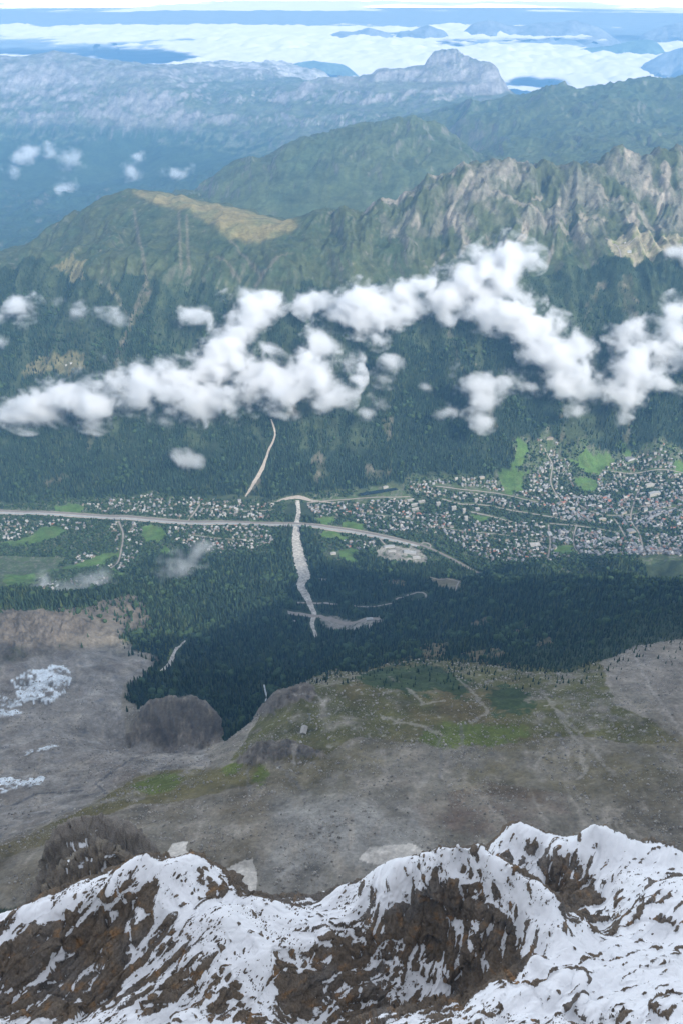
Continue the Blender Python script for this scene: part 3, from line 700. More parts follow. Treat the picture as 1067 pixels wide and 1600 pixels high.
# wall below the middle arete
for u, v, Y in [(560, 1420, 294), (560, 1500, 268), (570, 1575, 238), (640, 1380, 297), (640, 1450, 281), (640, 1560, 250), (720, 1370, 295), (720, 1450, 277), (720, 1560, 246), (790, 1400, 281), (790, 1460, 266), (790, 1535, 243), (840, 1440, 268), (845, 1490, 249)]: NCp(u, v, Y)
# edge and slope of the right-hand snowfield
for u, v, Y in [(570, 1600, 214), (640, 1592, 214), (700, 1578, 216), (770, 1545, 224), (830, 1500, 237), (872, 1452, 257), (885, 1442, 266),
                (900, 1436, 292), (1067, 1400, 318), (1067, 1500, 258), (950, 1560, 222), (1067, 1600, 198), (880, 1600, 205), (960, 1440, 300), (1000, 1350, 372), (960, 1350, 370), (920, 1490, 258), (1000, 1480, 268), (860, 1550, 222), (1150, 1500, 265), (1200, 1600, 205), (1250, 1500, 280),
                (872, 1335, 378), (868, 1415, 352), (850, 1400, 350), (900, 1405, 345), (940, 1400, 345), (930, 1330, 382), (1040, 1370, 350), (1067, 1370, 365), (830, 1340, 388)]: NCp(u, v, Y)
for az in (-40, -30, -20, -10, 0, 10, 20, 30, 40):
    NP(az, 5, 3832); NP(az, 60, 3706); NP(az, 120, 3560)
    NP(az, 920, 2380); NP(az, 1000, 2330)
for az in (-17, -10, -3, 4, 10): NP(az, 480, 3000); NP(az, 700, 2650)
for az in (16, 22, 30, 40): NP(az, 520, 3000); NP(az, 720, 2650)
for az in (-38, -32, -24): NP(az, 780, 2600)
for az, zz in ((-40, 3130), (-34, 3130)): NP(az, 420, zz)
for az, prof in {-70: [(5, 3835), (60, 3730), (200, 3480), (500, 3000), (1000, 2330)], -110: [(5, 3832), (60, 3805), (200, 3740), (500, 3640), (1000, 3100)], -150: [(5, 3832), (60, 3810), (200, 3760), (500, 3600), (1000, 3300)],
                 175: [(5, 3832), (60, 3812), (200, 3790), (500, 3720), (1000, 3400)], 140: [(5, 3832), (60, 3815), (200, 3800), (500, 3750), (1000, 3400)], 100: [(5, 3832), (60, 3800), (200, 3750), (500, 3660), (1000, 3400)], 85: [(5, 3832), (60, 3795), (200, 3745), (500, 3720), (1000, 3500)], 66: [(5, 3832), (60, 3740), (200, 3560), (500, 3300), (1000, 2900)]}.items():  # unseen summit mass, kept high and broad to shade the aretes
    for r, z in prof: NP(az, r, z)
nc = np.array(nc)
NQ = np.stack([np.arctan2(nc[:, 0], nc[:, 1]), np.log(np.hypot(nc[:, 0], nc[:, 1]))], 1)
_, keep = np.unique(np.round(NQ, 3), axis=0, return_index=True); NQ = NQ[keep]
NW = rbf_solve(NQ, nc[keep, 2])
nAZ = np.radians(segs([(-180, -60, 14), (-60, -38, 24), (-38, 38, 780), (38, 60, 24), (60, 180, 14)]))
nRR = segs([(.2, 3, 1), (3, 150, 16), (150, 190, 16), (190, 330, 300), (330, 430, 110), (430, 700, 70), (700, 1000, 14)])
kA, kR = len(nAZ), len(nRR)
a2, r2 = np.meshgrid(nAZ, nRR)
NX = r2 * np.sin(a2); NY = r2 * np.cos(a2)
NZ0 = rbf_eval(NQ, NW, np.stack([a2.ravel(), np.log(r2.ravel())], 1)).reshape(a2.shape)

NZ0 = np.minimum(NZ0, 3834 - .8 * np.minimum(r2, 9))

front = (1 - smooth(600, 800, r2)) * smooth(130, 180, r2) * smooth(-50, 100, NY)
NZ0 = NZ0 + front * (8 * fbm(NX / 50, NY / 50, 201, 4) + 4.5 * ridged((NX * .77 - NY * .64) / 30, (NX * .64 + NY * .77) / 90, 205, 4))
# secondary ribs on the far side spurs
leftw = smooth(-60, -130, NX)
NZ0 += leftw * front * smooth(400, 470, r2) * (16 * ridged((NX * .8 + NY * .6) / 40, (NY * .8 - NX * .6) / 90, 207, 4, .5) - 4)
nN = grid_normals(NX, NY, NZ0)
e1 = NX * .62 + NY * .78; e2 = NX * .78 - NY * .62
pos = np.stack([(e1 / 3.2).ravel(), (e2 + .55 * NZ0).ravel(), (NZ0 * .8).ravel()], 1)
sel = (front > .01).ravel()
wa = .8 * fbm(NX / 14, NY / 14, 211, 3).ravel()
D = np.zeros(NX.size); pz = pos[sel] + np.stack([wa[sel] * 2] * 3, 1)
d1 = facets(pz, 12.0, 5); d2 = facets(pz + 31, 4.6, 6); d3 = facets(pz + 77, 1.9, 7)
d0 = facets(pz + 11, 26.0, 4)
D[sel] = 3.2 * d0 + 2.2 * d1 + 1.3 * d2 + .6 * d3
D = D.reshape(NX.shape)
# parallel slabs: saw-tooth flakes along the foliation of the rock
tq = e2 * .85 + NZ0 * .55 + 2.2 * fbm(e1 / 30, e2 / 12, 251, 3)
def saw(t): f = t - np.floor(t); return np.where(f < .78, f / .78, (1 - f) / .22)
slab = smooth(-.35, .3, fbm(e1 / 60, e2 / 30, 253, 3))
D = D * .75 + (2.6 * (saw(tq / 7.5) - .5) * (.4 + .6 * slab) + 1.3 * (saw(tq / 2.9 + .4 * fbm(e1 / 9, e2 / 9, 255, 2)) - .5) * (.3 + .7 * smooth(-.2, .3, fbm(e1 / 25, e2 / 10, 257, 3))))
D = D * front * (1 + .3 * leftw * smooth(400, 470, r2))
# how readily snow stays: smoothed slope, plus where the photograph shows bare walls and snowfields
def nground(u, v):
    dx = (u - CU) / FPX; dy = -(v - CV) / FPX
    fy = math.cos(PITCH) + dy * math.sin(PITCH); fz = -math.sin(PITCH) + dy * math.cos(PITCH)
    az = math.atan2(dx, fy); t = -fz / math.hypot(dx, fy)
    i = int(np.clip(np.interp(az, nAZ, np.arange(kA)), 0, kA - 2))
    d = NZ0[:, i] - (CAM_Z - nRR * t); k = np.nonzero((d >= 0) & (nRR > 150))[0]
    r = nRR[k[0]] if len(k) else 430.0
    return (r * math.sin(az), r * math.cos(az))
def nmask(pts, soft=5):
    m = in_poly(NX, NY, [nground(u, v) for u, v in pts]).astype(float)
    return blur(m, soft, soft, 2)
bias = np.zeros(NX.shape)
bias -= .95 * nmask([(560, 1430), (600, 1415), (650, 1400), (700, 1385), (760, 1405), (795, 1430), (815, 1470), (800, 1540), (720, 1560), (640, 1575), (560, 1590), (500, 1590), (440, 1560), (450, 1500), (520, 1450)])
bias -= 1.25 * nmask([(0, 1450), (60, 1440), (140, 1420), (190, 1440), (200, 1500), (170, 1560), (120, 1600), (-80, 1600), (-80, 1460)])
bias -= 1.2 * nmask([(100, 1470), (200, 1395), (245, 1375), (250, 1400), (200, 1430), (140, 1470)])
bias -= 0.75 * nmask([(180, 1440), (260, 1430), (300, 1470), (380, 1540), (420, 1600), (150, 1600)])
bias -= 1.4 * nmask([(852, 1345), (880, 1332), (910, 1345), (925, 1380), (940, 1405), (900, 1410), (860, 1412)], 4)
bias -= .7 * nmask([(770, 1330), (800, 1320), (850, 1320), (850, 1360), (800, 1380)])
bias -= 1.6 * leftw * smooth(425, 480, r2) + .8 * (1 - leftw) * smooth(480, 540, r2) + .5 * smooth(400, 430, r2) * (NX < -80)
bias += .60 * nmask([(900, 1460), (1067, 1410), (1150, 1450), (1150, 1600), (600, 1600), (700, 1582), (780, 1550), (840, 1500)])
bias += .75 * nmask([(600, 1550), (630, 1515), (685, 1498), (705, 1530), (680, 1565), (630, 1575)], 3) + .55 * nmask([(440, 1450), (520, 1420), (565, 1430), (545, 1480), (480, 1520), (450, 1500)], 4) + .5 * nmask([(700, 1440), (770, 1425), (790, 1450), (730, 1480)], 3)
bias += .8 * nmask([(380, 1410), (530, 1395), (560, 1410), (500, 1440), (430, 1470), (420, 1540), (395, 1580), (370, 1520), (340, 1460), (280, 1440), (300, 1410)])
bias += 1.1 * nmask([(690, 1333), (715, 1326), (760, 1346), (830, 1390), (870, 1436), (850, 1450), (810, 1420), (780, 1385), (730, 1355)], 3) + .8 * nmask([(560, 1378), (612, 1347), (700, 1330), (720, 1345), (660, 1365), (600, 1390)], 3)
bias += .7 * nmask([(900, 1300), (930, 1290), (1060, 1340), (1067, 1400), (950, 1420), (930, 1350)])
fieldR = nmask([(900, 1460), (960, 1440), (1067, 1410), (1150, 1450), (1150, 1600), (600, 1600), (700, 1582), (780, 1550), (840, 1500)], 8)
fieldM = nmask([(380, 1410), (530, 1395), (560, 1410), (500, 1440), (430, 1470), (420, 1540), (395, 1580), (370, 1520), (340, 1460), (280, 1440), (300, 1410)], 6)
D = D * (1 - .12 * fieldR - .25 * fieldM)
conv = np.clip(NZ0 - blur(NZ0, 14, 14, 2), 0, 5) * (r2 < 440)
D = D * (1 - .25 * smooth(.4, 2.5, conv))
bias += .10 * np.minimum(conv, 3)
nzs = blur(nN[..., 2], 3, 3, 1)
Ds = blur(D, 6, 5, 2)
thick = 5.2 * (nzs - .66) + 2.3 * bias + 1.0 * fbm(e1 / 34, e2 / 14, 221, 4) + 1.2 * fbm(e1 / 24, e2 / 5, 229, 3) + 1.0 * fbm(e1 / 5, e2 / 2.2, 225, 4, .65) + .5 * fbm(NX / 2.5, NY / 2.5, 227, 3, .6) + .34
thick = np.clip(thick, -9, 1.6)
snowh = Ds + thick
SN = smooth(-.12, .12, snowh - D)
top = np.where(snowh > D, D * .25 + (snowh) * .75, D)
top = top + (1 - SN) * front * (.22 * fbm(NX / 1.3, NY / 1.3, 231, 2))
V = V_NEAR = np.stack([NX, NY, NZ0], -1) + nN * top[..., None]
# rock colour: dark brown-grey with rusty plates
ro = fbm(NX / 30, (NY + NZ0) / 30, 241, 4); rs = fbm(NX / 7, (NY + NZ0 * .8) / 7, 243, 4, .6)
rc = np.zeros(NX.shape + (3,)); rc[:] = c3(.12, .095, .07)
def rput(w, c): rc[:] = rc * (1 - w[..., None]) + np.asarray(c) * w[..., None]
rput(smooth(-.1, .35, ro) * .8, c3(.13, .118, .105)); rput(smooth(.1, .45, rs) * .75, c3(.20, .125, .065)); rput(smooth(.3, .6, rs - ro * .3) * .5, c3(.26, .145, .065))
rput(smooth(.05, .5, -rs) * .6, c3(.06, .055, .05))
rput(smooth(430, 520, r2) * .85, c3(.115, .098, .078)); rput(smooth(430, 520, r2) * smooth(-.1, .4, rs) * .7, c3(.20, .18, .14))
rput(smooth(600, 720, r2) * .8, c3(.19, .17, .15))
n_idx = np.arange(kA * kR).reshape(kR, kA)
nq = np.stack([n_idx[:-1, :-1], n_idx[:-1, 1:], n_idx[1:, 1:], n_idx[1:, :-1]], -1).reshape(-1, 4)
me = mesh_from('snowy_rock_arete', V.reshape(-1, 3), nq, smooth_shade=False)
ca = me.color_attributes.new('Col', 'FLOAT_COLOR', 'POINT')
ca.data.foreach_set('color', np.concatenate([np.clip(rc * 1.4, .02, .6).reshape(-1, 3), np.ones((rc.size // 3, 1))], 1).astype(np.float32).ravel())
sa = me.attributes.new('snow', 'FLOAT', 'POINT'); sa.data.foreach_set('value', np.clip((snowh - D) * .45 + .5, 0, 1).astype(np.float32).ravel())
m, nt, b = new_mat('snow_on_rock')
ac = N(nt, 'ShaderNodeAttribute', attribute_name='Col'); asn = N(nt, 'ShaderNodeAttribute', attribute_name='snow')
g = N(nt, 'ShaderNodeNewGeometry')
n1 = N(nt, 'ShaderNodeTexNoise', Scale=.8, Detail=7.0, Roughness=.75); nt.links.new(g.outputs['Position'], n1.inputs['Vector'])
n2 = N(nt, 'ShaderNodeTexVoronoi', Scale=.8); n2.distance = 'CHEBYCHEV'
mp = N(nt, 'ShaderNodeMapping'); mp.inputs['Rotation'].default_value = (.5, .3, -.7); mp.inputs['Scale'].default_value = (1, .33, .8)
nt.links.new(g.outputs['Position'], mp.inputs['Vector']); nt.links.new(mp.outputs[0], n2.inputs['Vector'])
mr = N(nt, 'ShaderNodeMapRange'); nt.links.new(n1.outputs['Fac'], mr.inputs['Value']); mr.inputs['From Min'].default_value = .3; mr.inputs['From Max'].default_value = .7; mr.inputs['To Min'].default_value = .5; mr.inputs['To Max'].default_value = 1.5
sc_ = N(nt, 'ShaderNodeVectorMath', operation='SCALE'); nt.links.new(ac.outputs['Color'], sc_.inputs[0]); nt.links.new(mr.outputs[0], sc_.inputs['Scale'])
ad = N(nt, 'ShaderNodeMath', operation='MULTIPLY_ADD'); nt.links.new(n1.outputs['Fac'], ad.inputs[0]); ad.inputs[1].default_value = .85; nt.links.new(asn.outputs['Fac'], ad.inputs[2])
th = N(nt, 'ShaderNodeMapRange'); nt.links.new(ad.outputs[0], th.inputs['Value']); th.inputs['From Min'].default_value = .90; th.inputs['From Max'].default_value = .99
nt.links.new(mixc(nt, th.outputs[0], sc_.outputs[0], (.86, .875, .90)), b.inputs['Base Color'])
hm = N(nt, 'ShaderNodeMath', operation='MULTIPLY'); nt.links.new(n1.outputs['Fac'], hm.inputs[0])
inv_ = N(nt, 'ShaderNodeMath', operation='SUBTRACT'); inv_.inputs[0].default_value = 1.08; nt.links.new(th.outputs[0], inv_.inputs[1])
h2 = N(nt, 'ShaderNodeMath', operation='ADD'); nt.links.new(n1.outputs['Fac'], h2.inputs[0]); nt.links.new(n2.outputs['Distance'], h2.inputs[1])
nt.links.new(h2.outputs[0], hm.inputs[0]); nt.links.new(inv_.outputs[0], hm.inputs[1])
bu = N(nt, 'ShaderNodeBump', Strength=.8, Distance=1.0); nt.links.new(hm.outputs[0], bu.inputs['Height']); nt.links.new(bu.outputs[0], b.inputs['Normal'])
b.inputs['Roughness'].default_value = .85; b.inputs['Specular IOR Level'].default_value = .15
me.materials.append(m)
tag(obj('snowy_rock_arete', me), 'snow dusted brown rock aretes below the viewpoint', kind='structure')
#NEAR>>
#<<REST
# =====================================================================================
# HAZE: one closed box of even air around the viewpoint and the land
# =====================================================================================
def box_mesh(name, x0, x1, y0, y1, z0, z1):
    v = [(x, y, z) for z in (z0, z1) for y in (y0, y1) for x in (x0, x1)]
    f = [(0, 2, 3, 1), (4, 5, 7, 6), (0, 1, 5, 4), (2, 6, 7, 3), (0, 4, 6, 2), (1, 3, 7, 5)]
    return mesh_from(name, v, f, smooth_shade=False)
mh = bpy.data.materials.new('haze_air'); mh.use_nodes = True
mh.node_tree.nodes.remove(mh.node_tree.nodes['Principled BSDF'])
pv = mh.node_tree.nodes.new('ShaderNodeVolumePrincipled')
pv.inputs['Color'].default_value = (.26, .58, 1.0, 1); pv.inputs['Density'].default_value = 2.6e-5; pv.inputs['Anisotropy'].default_value = 0.0
mh.node_tree.links.new(pv.outputs[0], mh.node_tree.nodes['Material Output'].inputs['Volume'])
hz = obj('haze', box_mesh('haze', -33600, 33600, -33600, 33700, float(TZ.min()) - 5, CAM_Z + 120)); hz.data.materials.append(mh)
tag(hz, 'thin blue haze filling the valleys', kind='stuff')

# =====================================================================================
# ROADS, RIVER BED, TORRENTS (draped strips)
# =====================================================================================
LINES = []
def resample(g, step):
    g = np.array(g, float)
    # Catmull-Rom
    out = []
    ext = np.vstack([2 * g[0] - g[1], g, 2 * g[-1] - g[-2]])
    for i in range(1, len(ext) - 2):
        p0, p1, p2, p3 = ext[i - 1:i + 3]
        n = max(2, int(np.hypot(*(p2 - p1)[:2]) / step))
        for t in np.linspace(0, 1, n, endpoint=False):
            out.append(.5 * ((2 * p1) + (-p0 + p2) * t + (2 * p0 - 5 * p1 + 4 * p2 - p3) * t * t + (-p0 + 3 * p1 - 3 * p2 + p3) * t ** 3))
    out.append(g[-1]); return np.array(out)

def ribbon(name, pts, width, mat, label, lift=1.2, step=12.0, ragged=0.0, across=5, clear_m=7.0, shift=0.0, parent=None):
    ws = width if hasattr(width, '__len__') else [width] * len(pts)
    g = [(*ground(u, v), w) for (u, v), w in zip(pts, ws)]
    p = resample(g, step)
    t = np.gradient(p[:, :2], axis=0); t /= np.linalg.norm(t, axis=1, keepdims=True) + 1e-9
    nrm = np.stack([t[:, 1], -t[:, 0]], 1)
    s = np.arange(len(p)) * 1.0
    c = p[:, :2] + nrm * shift
    LINES.append((c, p[:, 2] / 2 + clear_m))
    rows = []
    for k in range(across):
        f = k / (across - 1) * 2 - 1
        off = f * p[:, 2] / 2
        if ragged: off = off * (1 + ragged * fbm(s / 3.0 + 50 * (f > 0), s * 0 + 3.7, 301 + k // 3, 3) * (abs(f) > .6))
        q = c + nrm * off[:, None]
        rows.append(np.column_stack([q, height(q[:, 0], q[:, 1]) + lift]))
    V = np.stack(rows, 1); n = len(p)
    if not ragged: V[:, :, 2] = np.maximum(V[:, :, 2], V[:, :, 2].mean(1, keepdims=True) - .2)
    ii = np.arange(n * across).reshape(n, across)
    F = np.stack([ii[:-1, :-1], ii[:-1, 1:], ii[1:, 1:], ii[1:, :-1]], -1).reshape(-1, 4)
    me = mesh_from(name, V.reshape(-1, 3), F, [mat])
    me.update()
    if me.polygons[0].normal.z < 0: me.flip_normals()
    o = obj(name, me, parent)
    if parent is None: tag(o, label, kind='structure')
    return o

M_ROAD = plain('asphalt_pale', (.29, .255, .22), .12, .05)
M_HWY = plain('asphalt', (.20, .18, .16), .15, .05)
M_GRAV = plain('river_gravel', (.36, .31, .26), .22, .07)
M_STONE = plain('torrent_stones', (.44, .41, .365), .55, .07)
M_WATER = plain('glacial_water', (.33, .35, .35), .2, .03, rough=.25, spec=.5)
M_LAKE = plain('lake_water', (.02, .035, .04), .2, .03, rough=.12, spec=.5)
M_PAINT = plain('white_paint', (.75, .75, .72), .05)
M_ICEW = plain('stream_foam', (.62, .66, .68), .3, .2)

HW = [(-120, 796), (0, 800), (90, 803), (200, 809), (300, 817), (390, 818), (470, 820), (520, 826), (560, 832), (610, 842), (655, 853), (690, 868), (720, 884), (745, 897)]
ribbon('river_bed', HW[:11], [50, 50, 52, 55, 55, 50, 55, 62, 62, 56, 40], M_GRAV, 'pale gravel river bed running along the valley floor', 1.0, ragged=.12)
ribbon('river', HW[:11], 14, M_WATER, 'grey glacial river in the gravel bed', 1.6, shift=10)
ribbon('main_road', HW, 19, M_HWY, 'pale main road crossing the whole valley floor', 2.0, shift=-13)
ribbon('torrent', [(465, 782), (467, 800), (464, 818), (463, 840), (466, 860), (470, 880), (476, 900), (470, 915), (478, 930), (485, 945), (491, 960), (488, 975), (495, 998)], [26, 26, 30, 46, 60, 72, 62, 44, 38, 30, 25, 20, 14], M_STONE, 'white boulder torrent falling straight to the valley', 1.4, 8.0, ragged=.4)
ribbon('torrent', [(430, 785), (445, 780), (468, 777), (492, 783), (525, 786)], [14, 22, 30, 18, 8], M_GRAV, 'pale gravel fan where the torrent meets the far forest', 1.0, ragged=.3)
ribbon('torrent', [(424, 655), (430, 680), (418, 710), (409, 735), (396, 757), (384, 776)], [10, 12, 14, 20, 20, 10], M_GRAV, 'pale winding debris track in the far forest', 1.5, ragged=.6)
ribbon('torrent', [(290, 1001), (276, 1014), (266, 1038), (252, 1050)], [6, 10, 16, 12], M_STONE, 'short pale stream bed below the glacier tongue', 1.0, 6.0, ragged=.5)
ribbon('torrent', [(413, 1070), (415, 1080), (418, 1090), (415, 1096)], [5, 6, 6, 4], M_ICEW, 'thin white waterfall in the dark ravine', 1.2, 4.0, ragged=.4, clear_m=4)
for pts, w, lab in [([(690, 780), (720, 788), (760, 790), (800, 798), (850, 806), (885, 813)], 12, 'pale railway line through the middle of town'),
                    ([(735, 800), (770, 808), (800, 816)], 13, 'pale street beside the white tower blocks'),
                    ([(858, 818), (930, 826), (962, 832)], 10, 'pale street along the lower edge of town'),
                    ([(856, 820), (859, 848), (855, 872)], 10, 'straight street running down to the wooded spur'),
                    ([(960, 812), (968, 824), (976, 838)], 9, 'short street between grey town roofs'),
                    ([(1028, 842), (1048, 862), (1075, 868)], 12, 'diagonal street at the right edge of town'),
                    ([(288, 822), (303, 803), (313, 788)], 11, 'village street crossing the main road'),
                    ([(186, 814), (193, 835), (190, 860), (184, 880), (173, 888)], 10, 'pale lane descending through the left hamlet'),
                    ([(465, 942), (500, 943), (530, 946)], 13, 'road crossing the torrent in the near forest'),
                    ([(553, 947), (580, 948), (612, 943)], 9, 'forest road stub right of the torrent'),
                    ([(450, 957), (480, 962), (520, 969), (556, 973), (592, 968)], 26, 'wide access road at the tunnel plaza'),
                    ([(618, 937), (635, 931), (652, 926), (664, 929), (662, 936), (646, 939)], 11, 'hairpin bend in the near forest'),
                    ([(670, 902), (700, 905), (718, 909)], 9, 'straight road in the forest clearing'),
                    ([(716, 909), (713, 916), (712, 923)], 7, 'side track of the forest clearing'),
                    ([(655, 852), (662, 848), (672, 852), (668, 858), (657, 857)], 9, 'loop of the road junction'),
                    ([(480, 786), (560, 779), (640, 776)], 9, 'lane along the foot of the far forest'),
                    ([(590, 835), (600, 850), (640, 880)], 9, 'access road to the depot halls'),
                    ([(905, 790), (925, 800), (960, 806), (1010, 800), (1085, 790)], 9, 'curving street through the town centre'),
                    ([(1000, 760), (990, 785), (985, 812), (1000, 840), (1010, 866)], 9, 'street climbing across the town at right'),
                    ([(900, 820), (895, 845), (905, 868)], 8, 'short street of the lower town by its hall'),
                    ([(850, 700), (862, 725), (860, 755), (875, 782)], 8, 'winding lane up the steep quarter'),
                    ([(680, 760), (720, 765), (780, 772), (840, 785)], 8, 'lane along the quarter at the forest foot'),
                    ([(690, 825), (740, 832), (800, 838), (850, 848)], 8, 'street below the sports field'),
                    ([(940, 735), (980, 740), (1020, 735), (1085, 742)], 8, 'lane through the upper town'),
                    ([(330, 795), (380, 799), (430, 797)], 7, 'lane through the village above the main road'),
                    ([(300, 836), (350, 842), (410, 842)], 7, 'lane through the village below the main road'),
                    ([(560, 800), (600, 806), (645, 812)], 7, 'lane through the village right of the torrent'),
                    ([(945, 373), (964, 386), (970, 402)], 8, 'dirt track above the lift station'),
                    ([(964, 386), (985, 379), (1012, 386)], 7, 'looping dirt track beside the lift station')]:
    ribbon('road', pts, w, M_ROAD, lab, 1.6, clear_m=16 if ('forest' in lab or 'plaza' in lab) else 7)
# lake under the climbing rocks
g = gp([(560, 776), (590, 768), (618, 762), (622, 768), (595, 775), (565, 781)]); zl = max(float(height(x, y)) for x, y in g) + 1.0
LINES.append((np.array(g), np.full(len(g), 45.0)))
tag(obj('lake', mesh_from('lake', [(x, y, zl) for x, y in g], [tuple(range(len(g)))], [M_LAKE], False)), 'small dark lake under the climbing rocks', kind='structure')

# =====================================================================================
# BUILDINGS
# =====================================================================================
WALLS = [plain('plaster_white', (.42, .40, .36), .1), plain('plaster_cream', (.38, .33, .25), .1), plain('timber_brown', (.22, .16, .11), .2), plain('plaster_grey', (.42, .42, .41), .1)]
ROOFS = [plain('slate_grey', (.21, .21, .215), .2), plain('metal_pale', (.34, .34, .335), .12, rough=.5, spec=.4), plain('shingle_brown', (.17, .145, .12), .2), plain('tile_red', (.30, .14, .10), .2), plain('roof_light', (.38, .36, .33), .1)]
M_GLASS = plain('dark_glass', (.04, .05, .06), .1, rough=.2, spec=.5)
M_STEEL = plain('steel', (.3, .31, .32), .1, rough=.5, spec=.5)

def house_arrays(w, d, h, rh, eave=.9):
    """body (walls with gables) and roof of a chalet, ridge along y"""
    a, c = w / 2, d / 2
    bv = [(-a, -c, -4), (a, -c, -4), (a, c, -4), (-a, c, -4), (-a, -c, h), (a, -c, h), (a, c, h), (-a, c, h), (0, -c, h + rh), (0, c, h + rh)]
    bf = [(0, 1, 5, 8, 4), (2, 3, 7, 9, 6), (1, 2, 6, 5), (3, 0, 4, 7)]
    k = rh / a; e = eave; t = .45; z0 = h + rh + .12; z1 = h - k * e + .12
    prof = [(-a - e, z1), (0, z0), (a + e, z1), (a + e, z1 + t), (0, z0 + t), (-a - e, z1 + t)]
    rv = [(x, y, z) for y in (-c - e, c + e) for x, z in prof]
    rf = [(i, (i + 1) % 6, 6 + (i + 1) % 6, 6 + i) for i in range(6)]
    rf = [tuple(reversed(q)) for q in rf] + [(0, 1, 4, 5), (1, 2, 3, 4), (11, 10, 7, 6), (10, 9, 8, 7)]
    return bv, bf, rv, rf

TOWNS = [([(100, 790), (160, 782), (230, 772), (300, 778), (430, 786), (430, 812), (300, 810), (200, 801), (100, 797)], 24, 'village above the main road, left of the torrent'),
         ([(165, 816), (222, 818), (225, 850), (190, 893), (158, 882), (180, 840)], 25, 'hamlet along the pale lane at left'),
         ([(262, 824), (300, 822), (425, 825), (425, 848), (400, 858), (330, 866), (262, 845)], 25, 'village below the main road, left of the torrent'),
         ([(0, 808), (90, 812), (140, 816), (150, 826), (110, 828), (60, 838), (0, 846)], 28, 'settlement at the left edge below the main road'),
         ([(115, 868), (165, 862), (175, 885), (120, 885)], 27, 'small hamlet between the left meadows'),
         ([(55, 900), (180, 898), (172, 920), (60, 922)], 34, 'hamlet under the drifting mist at left'),
         ([(478, 787), (640, 776), (655, 800), (650, 832), (600, 833), (540, 812), (490, 806)], 22, 'village right of the torrent above the main road'),
         ([(535, 845), (590, 846), (590, 862), (540, 858)], 26, 'cluster below the main road beside the depot'),
         ([(636, 752), (700, 748), (800, 752), (862, 790), (800, 795), (740, 782), (650, 778)], 21, 'quarter at the foot of the far forest'),
         ([(655, 805), (700, 800), (740, 815), (860, 815), (862, 878), (780, 880), (735, 862), (700, 842), (655, 826)], 23, 'quarter below the white tower blocks'),
         ([(838, 686), (868, 688), (880, 705), (890, 735), (900, 780), (830, 782), (825, 745), (848, 725)], 20, 'steep quarter climbing towards the cable car'),
         ([(862, 780), (935, 775), (1085, 765), (1085, 828), (960, 822), (862, 812)], 18.5, 'town centre at right'),
         ([(862, 825), (960, 835), (1085, 830), (1085, 868), (960, 868), (862, 872)], 19, 'lower town beside the wooded spur'),
         ([(955, 722), (1000, 706), (1085, 716), (1085, 762), (960, 768), (930, 768), (925, 748)], 21, 'upper town at right edge under the forest'),
         ([(595, 762), (622, 757), (620, 764), (600, 768)], 24, 'row beside the small lake')]
HS = []   # x, y, rot, town, scale
cellused = {}
for ti, (poly, sp, lab) in enumerate(TOWNS):
    g = gp(poly); a = np.array(g); (x0, y0), (x1, y1) = a.min(0), a.max(0)
    nx, ny = int((x1 - x0) / sp) + 1, int((y1 - y0) / sp) + 1
    gx, gy = np.meshgrid(np.arange(nx), np.arange(ny))
    px = x0 + (gx.ravel() + rng.uniform(-.36, .36, nx * ny)) * sp; py = y0 + (gy.ravel() + rng.uniform(-.36, .36, nx * ny)) * sp
    ok = in_poly(px, py, g) & (rng.random(nx * ny) < .74) & (fbm(px / 110, py / 110, 401, 3) > -.20)
    for c, w in LINES:
        lo, hi = c.min(0) - 60, c.max(0) + 60
        near = ok & (px > lo[0]) & (px < hi[0]) & (py > lo[1]) & (py < hi[1])
        ids = np.nonzero(near)[0]
        if len(ids):
            d = np.hypot(px[ids, None] - c[None, :, 0], py[ids, None] - c[None, :, 1]) - w[None]
            ok[ids[d.min(1) < 3]] = False
    mi = np.clip(np.interp(np.arctan2(px, py), AZ, np.arange(nA)), 0, nA - 1).astype(int); mj = np.clip(np.interp(np.hypot(px, py), RR, np.arange(nR)), 0, nR - 1).astype(int)
    ok &= ~meadow[mj, mi]
    for x, y in zip(px[ok], py[ok]):
        HS.append((x, y, rng.choice([.2, 1.77]) + rng.normal(0, .25) + .4 * math.sin(x / 200), ti, rng.uniform(.8, 1.3) * (1.35 if ti in (11, 12) and rng.random() < .35 else 1)))
HS = np.array(HS); HZ = height(HS[:, 0], HS[:, 1])
BIG = []
def prism(w, d, h, z0=0.0):
    a, c = w / 2, d / 2
    v = [(-a, -c, z0), (a, -c, z0), (a, c, z0), (-a, c, z0), (-a, -c, h), (a, -c, h), (a, c, h), (-a, c, h)]
    return v, [(0, 1, 5, 4), (1, 2, 6, 5), (2, 3, 7, 6), (3, 0, 4, 7), (4, 5, 6, 7)]
def add_arrays(Vs, Fs, v, f, off=(0, 0, 0)):
    n = len(Vs); Vs += [(x + off[0], y + off[1], z + off[2]) for x, y, z in v]; Fs += [tuple(i + n for i in q) for q in f]

